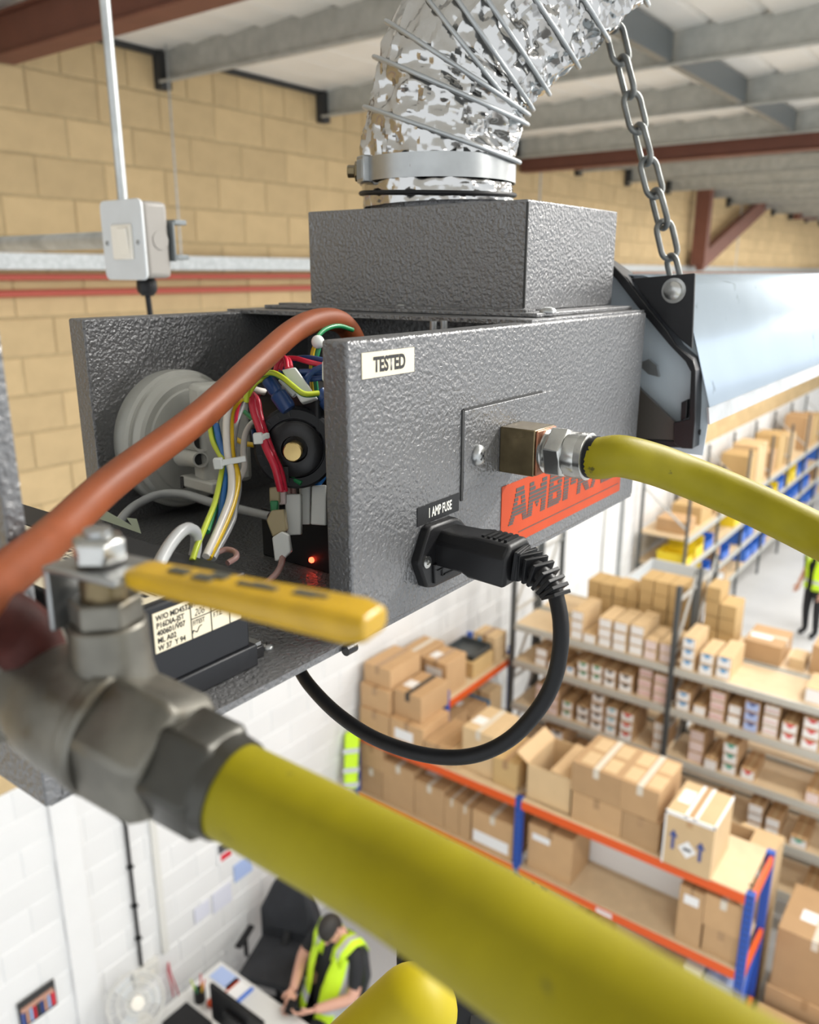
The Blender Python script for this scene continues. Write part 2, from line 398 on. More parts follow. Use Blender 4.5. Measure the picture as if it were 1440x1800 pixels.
# roof: ribbed sheets on Z purlins that run out to the block wall
mb = MB(); ribs = []
y = -6.0
prof = []
while y < WY:
    prof += [(y, 0), (y+.21, 0), (y+.235, .035), (y+.275, .035), (y+.30, 0)]; y += .30
vs = [(x, yy, ROOF + dz + 0*x) for x in (-4, 27) for yy, dz in prof]; n = len(prof)
mb.add(vs, [(i, i+1, n+i+1, n+i) for i in range(n-1)])
ceil = struct(mb.build('ceiling', m_sheet))
so = ceil.modifiers.new('thickness', 'SOLIDIFY'); so.thickness = .02; so.offset = 1
for i in range(-2, 17):
    X = 3.7 + 1.5*i; zt, zb = ROOF - .003, H + 1.15
    k = MB()
    k.prism([(X, -6, zt), (X+.065, -6, zt), (X+.065, -6, zt-.004), (X+.004, -6, zt-.004), (X+.004, -6, zb+.016), (X-.066, -6, zb+.016), (X-.066, -6, zb+.014), (X-.066, -6, zb), (X-.062, -6, zb), (X-.062, -6, zb+.01), (X, -6, zb+.012)], (0, WY-.06+6, 0))
    k.build('purlin', m_purlin, ceil)
    if 0 <= i < 16:
        k = MB(); k.box(X+.01, X+1.44, 1.95, 2.0, zb+.02, zt-.03); k.build('sag_bar', m_sag, ceil)
    k = MB(); k.box(X-.06, X+.02, WY-.075, WY-.004, zb-.03, zt-.02); k.build('purlin_cleat', m_flash, ceil)
    k = MB(); k.box(X+.07, X+1.44, WY-.05, WY-.006, zt-.045, zt-.015); k.build('flashing', m_flash, ceil)
for i, (X, lb) in enumerate(((2.62, 'brown painted steel roof beam nearest, crossing the top left corner'), (8.34, 'brown painted steel roof beam passing behind the chain'))):
    k = MB(); zb = H + (1.09 if i == 0 else 1.035)
    k.box(X-.08, X+.08, -6, WY-.03, zb, zb+.016); k.box(X-.08, X+.08, -6, WY-.03, zb+.19, zb+.206); k.box(X-.055, X+.055, -6, WY-.03, zb+.016, zb+.19)
    tag(k.build('steel_beam', m_beam, bevel=.006), lb, 'beam', 'brown roof beams')

# bracing of dark steel standing on the far part of the block wall
br = thing('wall_bracing', 'dark red steel post with diagonal braces standing against the block wall', 'bracing', (14.2, WY-.21, H))
def wp(x, y, Y=WY-.21): return P(x, y, Y=Y)
a, b = wp(1241, 332), wp(1238, 462); b.x = a.x
MB().bar(a, (a.x, a.y, H+.12), .22, .16, (1,0,0)).build('post', m_beam, br)
ap = wp(1378, 326)
MB().bar((a.x, a.y, H+.16), ap, .12, .26).build('brace', m_beam, br)
MB().bar(wp(1402, 326), wp(1490, 400), .12, .26).build('brace', m_beam, br)
MB().bar(wp(1400, 377), wp(1520, 380), .12, .2).build('tie', m_beam, br)

# services along the wall
def run(name, z, r, m, lb, cat, Y=WY-.07, sq=None, x0=-5.5):
    k = MB()
    if sq: k.box(x0, 26.5, Y-.02, Y+.03, z-sq, z+sq)
    else: k.cyl((x0, Y, z), (26.5, Y, z), r, n=12)
    return tag(k.build(name, m, smooth=40 if not sq else None), lb, cat)
run('cable_trunking', H+.065, 0, m_galv, 'long grey metal trunking along the tan block wall above two red pipes', 'trunking', sq=.045)
run('water_pipe', H-.022, .019, m_redpipe, 'upper of two thin red pipes running along the tan block wall', 'pipe')
run('water_pipe', H-.112, .021, m_redpipe, 'lower of two thin red pipes running along the tan block wall', 'pipe')
for xp, lb in ((318, 'thin steel hanger wire in front of the blocks right of the switch'), (945, 'thin pale hanger wire just right of the foil duct'), (1296, 'thin pale hanger wire right of the dark red wall post')):
    p = P(xp, 440, Y=WY-.16)
    tag(MB().cyl((p.x, p.y, H+.02), (p.x, p.y, ROOF+.01), .006 if xp < 900 else .009, n=6).build('hanger_wire', m_galv), lb, 'wire')
# roof lamps: linear led battens, rows out of the frame to the right
for X in (1.8, 5.4, 9.0, 12.6, 16.2, 20):
    for Y in (-.6, -3.6) + ((1.5,) if X > 12 else ()):
        near = 'over the aisle nearest the racks' if Y == -.6 else ('over the middle of the hall' if Y == -3.6 else 'over the wall racks')
        l = thing('ceiling_lamp', 'long white LED batten %s, %s from the lift' % (near, ['first', 'second', 'third', 'fourth', 'fifth', 'sixth'][int((X-1.7)/3.6)]), 'lamp', (X, Y, H+1.02), 'LED battens under the roof')
        MB().box(X-.06, X+.06, Y-.75, Y+.75, H+1.05, H+1.10).build('lamp_body', m_whitepl, l)
        MB().box(X-.05, X+.05, Y-.73, Y+.73, H+1.035, H+1.05).build('lens', m_lamp, l)
        MB().cyl((X, Y, H+1.10), (X, Y, H+1.36), .006, n=6).build('hanger', m_galv, l)
        ld = bpy.data.lights.new('led', 'AREA'); ld.shape = 'RECTANGLE'; ld.size = .1; ld.size_y = 1.45; ld.energy = LED_POWER; ld.color = (1, .97, .92)
        lo = bpy.data.objects.new('led', ld); C.objects.link(lo); lo.parent = l; lo.location = (0, 0, .01)

# lower left wall: conduits, socket, pilaster, pictures
k = MB(); p = P(118, 1500, Y=WY); k.box(p.x-.09, p.x+.09, WY-.03, WY+.02, 0, 2.9)
struct(k.build('trim_1', m_wht))
p = P(1180, 900, Y=WY); struct(MB().box(p.x-.25, p.x+.25, WY-.06, WY+.02, 0, 2.9).build('trim_2', m_wht))
p = P(1092, 900, Y=WY); tag(MB().cyl((p.x, WY-.03, 0), (p.x, WY-.03, 2.9), .03, n=10).build('wall_pipe', m_galv, smooth=40), 'grey vertical pipe on the white wall behind the tan carton piles', 'pipe')
p = P(1063, 900, Y=WY); tag(MB().cyl((p.x, WY-.02, 0), (p.x, WY-.02, 2.9), .02, n=10).build('wall_pipe', m_whitepl, smooth=40), 'thin white vertical pipe on the white wall left of the grey one', 'pipe')
p = P(233, 1560, Y=WY-.02)
cb = thing('wall_cable', 'black cable clipped vertically down the white wall to a socket', 'cable', (p.x, WY-.02, .95))
MB().cyl((p.x, WY-.022, .95), (p.x, WY-.022, 3.6), .013, n=8).build('cable', m_rubber, cb)
for z in (1.2, 1.5, 1.85, 2.3, 2.8): MB().box(p.x-.02, p.x+.02, WY-.04, WY, z, z+.02).build('clip', m_rubber, cb)
so_ = thing('wall_socket', 'white double wall socket below the black cable', 'socket', (p.x+.03, WY-.05, .78))
MB().box(p.x-.08, p.x+.14, WY-.05, WY, .78, .93).build('faceplate', m_whitepl, so_, bevel=.008)
for dx in (-.03, .07): MB().box(p.x+dx-.015, p.x+dx+.015, WY-.056, WY-.049, .84, .87).build('switch', m_rocker, so_)
p = P(280, 1560, Y=WY-.02)
tag(MB().box(p.x-.025, p.x+.025, WY-.03, WY, .9, 3.3).build('conduit', m_whitepl), 'white plastic conduit on the white wall right of the black cable', 'conduit')
def poster(xc, yc, wpx, h, m, lb, cat, name):
    c = P(xc, yc, Y=WY-.008); X0 = P(xc-wpx/2, yc, Y=WY-.008).x; X1 = P(xc+wpx/2, yc, Y=WY-.008).x; Z0, Z1 = c.z-h/2, c.z+h/2
    t = thing(name, lb, cat, ((X0+X1)/2, WY-.01, Z0))
    MB().box(X0, X1, WY-.014, WY-.004, Z0, Z1).build('sheet', m, t)
    return t, X0, X1, Z0, Z1
t, X0, X1, Z0, Z1 = poster(64, 1765, 72, .16, m_paper, 'framed group photograph on the white wall at the bottom left', 'picture', 'framed_photo')
Z0 -= .03; Z1 += .03
MB().box(X0, X1, WY-.02, WY-.012, Z0, Z1).build('frame', m_flash, t)
for i in range(9):
    x = X0+.03 + (X1-X0-.06)*i/8
    k = MB(); k.box(x-.018, x+.018, WY-.026, WY-.019, Z0+.02, Z0+.13); k.build('figure', [PRINT['navy'], PRINT['red'], m_skin, PRINT['black'], PRINT['paleblue']][i*2 % 5], t)
    MB().box(x-.01, x+.01, WY-.027, WY-.02, Z0+.13, Z0+.165).build('figure_head', m_skin, t)
poster(427, 1526, 32, .17, PRINT['paleblue'], 'pale blue notice on the white wall below the yellow hose', 'notice', 'wall_notice')
t, X0, X1, Z0, Z1 = poster(396, 1494, 30, .20, m_paper, 'small red and black poster on the white wall under the valve', 'poster', 'wall_poster')
MB().box(X0+.01, X1-.02, WY-.016, WY-.013, (Z0+Z1)/2, Z1-.01).build('print', PRINT['black'], t); MB().box(X0+.03, X1-.03, WY-.017, WY-.013, Z0+.02, (Z0+Z1)/2-.02).build('print', PRINT['red'], t)
m_pale = mat('faint_lilac_paper', (.66,.67,.76), .6)
poster(390, 1578, 34, .19, m_pale, 'faint lilac sheet on the wall, upper of the pair left of the pale blue notice', 'notice', 'wall_notice')
poster(355, 1602, 27, .14, m_pale, 'faint lilac sheet on the wall, lowest and farthest left', 'notice', 'wall_notice')

# ================================================================ THE HEATER (burner housing)
YN, YF = 0.218, 0.450                       # near and far side panels
ZB, ZT = H - .156, H - .026
heater = thing('burner_housing', 'open dark grey hammered-metal gas heater burner box with exposed wiring', 'heater', (.33, .33, ZB))
def HP(name, k, m, **kw): return k.build(name, m, heater, **kw)
near = HP('side_panel', MB().box(.25, .565, YN, YN+.014, ZB, ZT), hammer, bevel=.0014, seg=3)
far = HP('side_panel', MB().box(.281, .565, YF, YF+.016, ZB, ZT), hammer, bevel=.0014, seg=3)
HP('base_plate', MB().box(.108, .565, YN+.001, YF+.016, ZB-.002, ZB+.001), hammer)
k = MB(); k.box(.106, .1118, YN, YF+.02, ZB-.001, H-.006); k.box(.1118, .1185, YN, YN+.0015, ZB-.001, ZB+.034); k.box(.1092, .1185, YN, YF, ZB-.0012, ZB+.0006)
HP('end_plate', k, hammer, bevel=.0006)
HP('top_plate', MB().box(.405, .566, YN+.002, YF+.016, ZT-.0015, ZT+.0015), hammer, bevel=.0004)
HP('bulkhead', MB().box(.470, .472, YN+.014, YF, ZB, ZT-.002), hammer)
# flue spigot box
CX0, CX1, CY0, CY1 = .444, .572, .247, .421
HP('flue_flange', MB().box(CX0-.017, .566, CY0-.018, CY1+.03, ZT+.0016, ZT+.0040), hammer, bevel=.0006)
k = MB(); k.box(CX0-.012, CX0, CY0-.008, CY1+.02, ZT+.004, ZT+.0055); HP('flange_lip', k, hammer)
HP('flue_box', MB().box(CX0, CX1, CY0, CY1, ZT+.004, H+.041), hammer, bevel=.0012, seg=3)
k = MB(); k.box(CX0-.0004, CX0+.0006, CY0-.0006, CY0+.0008, ZT+.006, H+.0395); HP('folded_seam', k, m_flash)
def screw(p, n, r, par, m=m_zinc, cross=True):
    p = Vector(p); n = Vector(n).normalized()
    o = MB().lathe(p, p+n, [(0, r*1.05), (r*.25, r*1.05), (r*.5, r*.8), (r*.62, r*.4)], 14).build('screw', m, par, smooth=50)
    if cross:
        a = n.orthogonal().normalized(); b = n.cross(a)
        c = MB(); c.obox(p+n*r*.6, a*r*.5, b*r*.09, n*r*.06); c.obox(p+n*r*.6, b*r*.5, a*r*.09, n*r*.06)
        g = c.build('cross_slot', m_flash, par); 
    return o
for q in ((708, 541), (963, 549)):
    screw(P(*q, Z=ZT+.004), (0, 0, 1), .0048, heater, cross=False)
for q in ((780, 576), (762, 577)):
    HP('pin', MB().cyl(P(*q, t=.47)+Vector((0,0,.004)), P(*q, t=.47)-Vector((0,0,.02)), .0024, n=10), m_zinc, smooth=40)
HP('hinge_pin', MB().cyl((.2435, YN-.001, ZB-.0015), (.2495, YN-.001, ZB-.0015), .0024, n=14), m_blacksteel, smooth=40)

# ---- stickers, slots and screw on the near panel
def XZ(x, y, Y=YN): p = P(x, y, Y=Y); return p.x, p.z
def sticker(name, m, x0, x1, z0, z1, par=heater, Y=YN, th=.0004):
    return MB().box(x0, x1, Y-th, Y+.0002, z0, z1).build(name, m, par, bevel=.0)
ux, uz = Vector((1,0,0)), Vector((0,0,1))
x0, z1 = XZ(635, 621); x1, _ = XZ(727, 630); _, z0 = XZ(636, 667)
st = sticker('tested_sticker', m_cream, x0, x1, z0, z1); st['label'] = 'cream sticker printed TESTED'
hgt = z1-z0; text('TESTED', hgt*.80, ((x0+x1)/2+.0004, YN-.0005, z0+hgt*.23), ux, uz, m_ink, st, xs=.76, bold=.00034, align='CENTER')
x0, z1 = XZ(733, 893); x1, _ = XZ(806, 866); _, z0 = XZ(734, 926)
st = sticker('fuse_sticker', m_black, x0, x1, z0, z1); st['label'] = 'black sticker printed 1 AMP FUSE in white'
hgt = z1-z0; text('1 AMP FUSE', hgt*.72, ((x0+x1)/2+.001, YN-.0005, z0+hgt*.27), ux, uz, m_inkw, st, xs=.58, bold=.00016, align='CENTER')
x0, z1 = XZ(882, 856); x1, z2 = XZ(1087, 878); _, z0 = XZ(879, 948)
z0 = (z0+z2)/2
st = sticker('brand_sticker', m_orange, x0, x1, z0, z1); st['label'] = 'orange sticker with striped black lettering'
AMBI = {
 'A': (1.0, [[(.38,.80)],[(.34,.84)],[(.30,.50),(.66,.86)],[(.26,.46),(.68,.89)],[(.22,.92)],[(.18,.94)],[(.14,.96)],[(.10,.34),(.74,.98)],[(.06,.30),(.76,1.0)],[(.02,.26),(.78,1.02)]]),
 'M': (1.15, [[(.10,.30),(.72,.95)],[(.10,.38),(.64,.95)],[(.09,.95)],[(.08,.94)],[(.07,.94)],[(.06,.28),(.40,.58),(.70,.93)],[(.05,.27),(.46,.53),(.70,.92)],[(.04,.26),(.69,.92)],[(.03,.25),(.68,.91)],[(.02,.24),(.67,.90)]]),
 'B': (.95, [[(.14,.86)],[(.13,.93)],[(.12,.38),(.66,.93)],[(.11,.90)],[(.10,.86)],[(.09,.36),(.64,.92)],[(.08,.35),(.65,.92)],[(.07,.92)],[(.06,.88)],[(.05,.78)]]),
 'I': (.48, [[(.2-.015*i,.85-.015*i)] for i in range(10)]),
 '-': (.42, [[],[],[],[(.1,.95)],[(.06,.91)],[],[],[],[],[]]),
 'R': (.98, [[(.14,.86)],[(.13,.92)],[(.12,.38),(.66,.93)],[(.11,.90)],[(.10,.86)],[(.09,.80)],[(.08,.32),(.46,.82)],[(.07,.31),(.54,.86)],[(.06,.30),(.60,.90)],[(.05,.29),(.66,.94)]]),
 'D': (.95, [[(.14,.80)],[(.13,.90)],[(.12,.38),(.68,.94)],[(.11,.37),(.69,.95)],[(.10,.36),(.69,.95)],[(.09,.35),(.68,.94)],[(.08,.34),(.66,.92)],[(.07,.33),(.62,.90)],[(.06,.84)],[(.05,.74)]])}
tot = sum(AMBI[c][0] for c in 'AMBI-RAD'); sw = x1-x0; sh = z1-z0
xc = x0+sw*.045; W = sw*.90; zt = z1-sh*.11; zh = sh*.56
hs = [1.55-.1*i for i in range(10)]; hsum = sum(hs)
for ch in 'AMBI-RAD':
    wd, rows = AMBI[ch]; cw = W*wd/tot; zz = zt; k = MB()
    for i, iv in enumerate(rows):
        hh = zh*hs[i]/hsum
        for a, b in iv: k.box(xc+cw*a, xc+cw*b, YN-.0006, YN-.0003, zz-hh*.76, zz)
        zz -= hh
    k.build('letter', m_stripe, st); xc += cw
MB().box(x0+sw*.12, x1-sw*.02, YN-.0006, YN-.0003, z0+sh*.155, z0+sh*.17).build('rule', m_stripe, st)
# thin folded cover plate around the gas inlet, its two open edges show as dark slots
a0, b0 = XZ(814, 720); a1, b1 = XZ(952, 688); a2, b2 = XZ(811, 880)
HP('slot_gap', MB().box(a0-.0012, a0+.0006, YN-.0007, YN+.001, b2, b0), m_flash)
HP('slot_gap', MB().box(a0, a1, YN-.0007, YN+.001, b0-.0007, b0+.0005), m_flash)
k = MB(); k.box(a0+.0006, a1+.012, YN-.0009, YN+.0005, (b0+b2)/2-.018, b0-.0007); HP('inlet_cover', k, hammer, bevel=.0004)
screw(P(840, 800, Y=YN-.0009), (0,-1,0), .0052, heater)

# ---- mains inlet
bz = HP('mains_inlet', MB().prism([P(x, y, Y=YN-.005) for x, y in ((737,992),(755,931),(762,925),(804,910),(812,914),(845,952),(838,960),(812,1010),(764,1033),(751,1034))], (0,.006,0)), m_black, bevel=.0012)
bz['label'] = 'black fused mains inlet'
fd = MB().prism([P(x, y, Y=YN-.0062) for x, y in ((764,993),(808,975),(808,1005),(765,1027))], (0,.003,0)).build('fuse_drawer', m_black, bz, bevel=.0005)
k = MB()
for (x, y), (x2, y2) in (((770,1003),(798,990)),((798,990),(798,1002)),((798,1002),(782,1009)),((778,998),(778,1012)),((778,1012),(790,1007))):
    k.bar(P(x, y, Y=YN-.0066), P(x2, y2, Y=YN-.0066), .0004, .0004)
k.build('fuse_symbol', m_rubber, bz)
rv = P(750, 988, Y=YN-.005)
MB().lathe(rv, rv+Vector((0,-1,0)), [(0,.0030),(.0008,.0030),(.0010,.0013),(.0004,.0012)], 14).build('rivet', m_nickel_b, bz, smooth=40)

# ---- inside: pressure switch on the far panel
ps_c = P(303, 768, Y=YF)
def lath(c, d, prof, n, name, m, par, **kw):
    c = Vector(c); return MB().lathe(c, c+Vector(d), prof, n).build(name, m, par, **kw)
ps = lath(ps_c, (0,-1,0), [(0,.0445),(.012,.0452),(.0145,.0440),(.0148,.0432),(.0152,.0432),(.0155,.0418),(.021,.0405),(.0225,.0385),(.0226,.0345),(.0236,.0335),(.0240,.0305),(.0242,.002)], 64, 'pressure_switch', m_offwhite, heater, smooth=25)
ps['label'] = 'round grey-white plastic pressure switch'
def tb(name, pts, r, m, par, n=10, k=7, **kw): return MB().tube(spline([P(*q) for q in pts], k), r, n).build(name, m, par, smooth=60, **kw)
for (xa, ya, xb, yb, r) in ((322, 768, 355, 776, .0062), (322, 802, 353, 808, .0048)):
    a = P(xa, ya, t=.515); b = P(xb, yb, t=.485); d = (b-a).normalized(); L = (b-a).length
    MB().lathe(a, b, [(0,r*1.35),(L*.35,r*1.15),(L,r),(L,r*.78),(L-.006,r*.74)], 20).build('nozzle', m_offwhite, ps, smooth=40)
    MB().cyl(b-d*.0055, b-d*.005, r*.76, n=20).build('nozzle_bore', m_flash, ps)
MB().obox(P(388, 760, t=.50), (.014,-.006,0), (.004,.010,0), (0,0,.030)).build('terminal_cover', m_offwhite, ps, bevel=.003)
MB().bar(P(328, 843, t=.515), P(385, 858, t=.485), .009, .007).build('rib', m_offwhite, ps, bevel=.0012)
MB().bar(P(326, 845, t=.513), P(331, 846, t=.512), .0092, .0072).build('rib_end', m_flash, ps)
MB().obox(P(402, 704, t=.50), (.010,-.004,0), (.003,.006,0), (0,0,.005)).build('terminal_block', m_offwhite, ps, bevel=.001)

# ---- inside: gas valve coil with brass centre
cc = P(519, 788, t=.405); ax = Vector((-.80, -.60, .02)).normalized()
coil = MB().lathe(cc-ax*.03, cc+ax, [(0,.0185),(.024,.0185),(.0255,.0205),(.0300,.0205),(.0312,.0192),(.0312,.0150),(.0300,.0146)], 40).build('gas_valve_coil', m_darkbox, heater, smooth=35)
coil['label'] = 'black round solenoid coil with a brass centre'
MB().lathe(cc-ax*.002, cc+ax*.01, [(0,.0142),(.0042,.0142),(.005,.0130),(.005,.0066),(.002,.0060)], 36).build('retaining_ring', m_blacksteel, coil, smooth=35)
MB().obox(cc+ax*.0034+Vector((-.003,.004,-.0125)), ax*.001, ax.cross(uz)*.0018, (0,0,.004)).build('ring_gap', m_flash, coil)
MB().lathe(cc, cc+ax*.012, [(0,.0040),(.0062,.0040),(.0066,.0047),(.0098,.0047),(.0104,.0042),(.0105,.001)], 26).build('brass_spindle', m_brass, coil, smooth=35)
for i in range(9):
    th = -1.2 + i*.33; a = ax.cross(uz).normalized(); b = a.cross(ax)
    q = cc + ax*.0013 + (a*math.cos(th)+b*math.sin(th))*.0174
    MB().obox(q, ax*.0003, (a*math.cos(th)+b*math.sin(th))*.0011, (b*math.cos(th)-a*math.sin(th))*.0006).build('moulded_mark', m_blacksteel, coil)
MB().prism([P(x, y, t=.408) for x, y in ((499,738),(517,712),(529,735),(524,752),(497,752))], ax*-.012).build('terminal_lug', m_darkbox, coil, bevel=.0008)
HP('valve_body', MB().obox(P(556, 735, t=.43), (.022,0,0), (0,.022,0), (0,0,.016)), m_darkbox, bevel=.002)
HP('valve_bracket', MB().obox(P(552, 820, t=.455), (.012,0,0), (0,.02,0), (0,0,.022)), m_darkbox, bevel=.002)
def boot(x0, y0, x1, y1, t, r):
    a = P(x0, y0, t=t); b = P(x1, y1, t=t); L = (b-a).length
    return MB().lathe(a, b, [(0,r*.7),(L*.05,r*.82),(L*.36,r*.82),(L*.44,r*.75),(L*.5,r),(L*.9,r),(L,r*.86)], 18).build('blue_terminal_boot', WIRE['navy'], heater, smooth=40)
boot(470, 666, 508, 720, .395, .0042); boot(560, 688, 585, 716, .40, .0042)
def conn(quad, t, m, th, name='wire_connector'):
    pts = [P(x, y, t=t) for x, y in quad]
    return HP(name, MB().prism(pts, fw*th), m, bevel=.0007)
conn(((495,650),(519,645),(558,700),(529,708)), .392, m_nylon, .008)
conn(((488,668),(497,664),(522,690),(513,698)), .398, m_nylon, .006)
conn(((500,868),(529,868),(529,940),(504,941)), .415, m_nylon, .007)
conn(((526,853),(546,853),(545,922),(527,922)), .425, m_nylon, .007)
conn(((548,854),(573,852),(573,924),(546,922)), .415, m_nylon, .007)
conn(((473,857),(491,855),(492,884),(474,886)), .408, m_amber, .006)
conn(((489,864),(502,862),(502,886),(490,888)), .411, m_pinkp, .006)
conn(((474,880),(489,880),(488,900),(476,904)), .406, WIRE['green'], .005)
conn(((477,897),(499,895),(504,932),(479,944),(468,915)), .402, m_amber, .008)
conn(((478,945),(495,934),(506,940),(511,970),(497,984),(483,987)), .40, m_nylon, .008)
conn(((566,634),(574,634),(574,672),(566,668)), .39, m_nylon, .006)
igb = HP('ignition_module', MB().box(.305, .40, YN+.05, YN+.115, ZB+.001, ZB+.030), m_darkbox, bevel=.001)
q = P(549, 984, Z=ZB+.012)
q = P(549, 984, X=.3046)
lathe_led = MB().lathe(q, q+Vector((-1,0,0)), [(0,.0016),(.001,.0016),(.0018,.001),(.002,.0003)], 12).build('red_indicator', m_led, igb, smooth=40)
lathe_led['label'] = 'lit red indicator light'
# loose wiring, each lead its own part
R1 = .0013
WL = [
 ('lime', [(369,750,.41),(374,776,.405),(386,799,.40),(392,810,.395),(389,834,.39),(378,882,.375),(363,920,.36),(347,958,.345),(338,985,.338)], R1),
 ('green', [(376,750,.412),(382,778,.406),(392,803,.402),(394,836,.396),(388,874,.385),(380,892,.378),(364,935,.36)], R1),
 ('blue', [(380,747,.41),(386,776,.405),(396,805,.398),(398,834,.392),(392,873,.382),(386,919,.37),(366,975,.352)], .0017),
 ('white', [(470,690,.42),(456,687,.415),(442,684,.41),(421,690,.405),(404,713,.40),(398,746,.397),(400,795,.393),(407,834,.388),(405,873,.38),(390,915,.368),(362,978,.35)], .0018),
 ('yellow', [(432,694,.412),(413,711,.406),(405,737,.402),(407,795,.396),(417,838,.39),(411,877,.382),(396,919,.37),(366,980,.352)], .0018),
 ('grey', [(430,700,.416),(415,746,.408),(411,795,.402),(420,850,.396),(413,892,.386),(407,919,.378),(374,982,.356)], .0016),
 ('red', [(432,694,.418),(420,705,.41),(413,730,.408),(411,760,.408),(404,800,.406)], .0017),
 ('red', [(436,690,.405),(442,700,.402),(447,725,.40),(459,760,.396),(469,789,.394),(484,822,.394),(494,862,.398)], .0020),
 ('red', [(444,694,.407),(452,706,.404),(456,730,.402),(466,762,.398),(478,795,.397),(493,830,.398),(500,864,.40)], .0019),
 ('red', [(484,655,.40),(488,638,.40),(497,628,.40),(503,634,.398),(505,648,.395)], R1),
 ('red', [(492,650,.404),(500,632,.404),(508,634,.40),(511,646,.396)], R1),
 ('red', [(500,630,.405),(520,630,.405),(545,637,.402),(575,643,.40)], R1),
 ('red', [(440,696,.415),(455,692,.42),(470,694,.425),(480,688,.43)], .0016),
 ('navy', [(492,654,.41),(506,637,.41),(530,630,.408),(552,631,.405),(576,636,.40)], .0016),
 ('navy', [(526,654,.402),(548,654,.402),(576,657,.40)], .0016),
 ('navy', [(538,676,.40),(541,664,.398),(552,652,.396),(576,642,.394)], .0016),
 ('navy', [(526,662,.404),(545,666,.402),(576,662,.40)], .0015),
 ('lime', [(433,706,.398),(434,690,.396),(440,672,.394),(453,660,.392),(477,655,.39),(496,663,.387),(516,679,.384),(535,692,.384),(560,691,.388)], R1),
 ('green', [(431,702,.401),(440,680,.398),(454,663,.395),(477,658,.392),(498,667,.389),(516,682,.387),(535,695,.387),(560,694,.39)], .0009),
 ('lime', [(434,700,.402),(441,686,.398),(452,671,.396),(464,666,.396),(476,664,.396)], R1),
 ('green', [(561,610,.41),(556,630,.41),(553,650,.41),(557,692,.412)], R1),
 ('yellow', [(556,604,.412),(550,618,.412),(547,648,.412),(550,690,.414)], .0011),
 ('green', [(556,604,.412),(560,590,.42),(574,578,.43),(596,573,.44),(620,580,.45)], R1),
 ('navy', [(470,760,.42),(479,785,.418),(488,812,.415),(505,834,.412),(527,848,.41)], R1),
 ('green', [(478,780,.416),(490,815,.413),(508,836,.41),(530,850,.408)], R1),
 ('navy', [(445,755,.43),(452,790,.43),(466,815,.428),(484,832,.425)], R1),
 ('white', [(470,735,.43),(445,743,.425),(432,762,.42),(428,793,.418),(430,822,.416),(418,846,.414),(402,868,.42)], .0016),
 ('yellow', [(400,760,.44),(422,776,.436),(445,782,.432),(462,780,.43)], .0014),
 ('yellow', [(370,697,.475),(385,702,.46),(410,706,.44),(440,704,.43)], .0014),
 ('green', [(430,724,.43),(448,740,.425),(470,756,.42)], R1),
 ('navy', [(455,700,.425),(470,712,.425),(480,704,.425),(476,692,.425),(460,700,.428)], .0014),
 ('navy', [(468,712,.43),(463,735,.43),(460,752,.43)], .0014),
 ('grey', [(205,925,.46),(222,902,.47),(245,884,.48),(281,869,.485),(324,869,.48),(374,884,.47),(433,898,.46),(475,908,.45)], .0026),
 ('palegrey', [(272,1010,.31),(283,985,.315),(300,956,.325),(318,935,.333),(332,929,.34),(344,938,.346),(344,965,.35),(340,985,.35)], .0026),
 ('pinkbrown', [(380,972,.36),(398,966,.362),(413,970,.36),(415,980,.355),(400,990,.35)], R1),
 ('pinkbrown', [(497,975,.402),(494,993,.398),(486,1008,.39),(472,1022,.38),(455,1035,.37)], .0016),
 ('pinkbrown', [(508,840,.417),(507,855,.417),(508,872,.417)], .0014),
 ('pinkbrown', [(517,842,.418),(516,856,.418),(517,872,.418)], .0014),
 ('blue', [(570,838,.42),(562,848,.418),(556,858,.417)], .0016),
 ('blue', [(545,838,.43),(538,846,.428),(535,858,.427)], .0016),
 ('yellow', [(30,908,.46),(60,905,.46),(95,908,.455),(120,913,.45)], .0015),
]
for c, pts, r in WL: tb('lead_wire', pts, r, WIRE[c], heater, n=8, k=5)
tb('braided_sleeve', [(404,706,.425),(392,715,.42),(378,728,.414),(372,746,.41)], [.003,.003,.0034,.0036] and .0034, m_offwhite, heater)
for (x0_, y0_, x1_, y1_, t) in ((376,815,432,806,.388),(446,771,472,765,.392)):
    HP('cable_tie', MB().bar(P(x0_+12, y0_-1, t=t), P(x1_, y1_, t=t+.004), .0022, .0028), m_nylon, bevel=.0005)
    HP('tie_head', MB().bar(P(x0_, y0_, t=t), P(x0_+16, y0_-1, t=t), .004, .0052), m_nylon, bevel=.0006)
HP('wire_clip', MB().ball(P(559, 601, t=.408), .0034, nu=12, nv=8), m_nylon, smooth=60)

# ---- control module on the base plate
MZ = H - .1135
mod = HP('control_module', MB().box(.146, .206, .235, .42, ZB+.010, MZ), m_darkbox, bevel=.0012)
mod['label'] = 'black plastic burner control module with cream labels'
MB().box(.143, .2085, .2335, .424, ZB+.001, ZB+.0105).build('module_foot', m_darkbox, mod, bevel=.0008)
MB().box(.206, .216, .238, .246, ZB+.001, ZB+.006).build('fixing_tab', m_blacksteel, mod, bevel=.0005)
MB().box(.2075, .2125, .236, .243, ZB+.008, ZB+.0095).build('fixing_clip', m_zinc, mod)
screw((.222, .243, ZB+.001), (0,0,1), .003, heater)
MB().box(.1865, .1872, .237, .418, MZ-.0004, MZ+.0005).build('lid_groove', m_flash, mod)
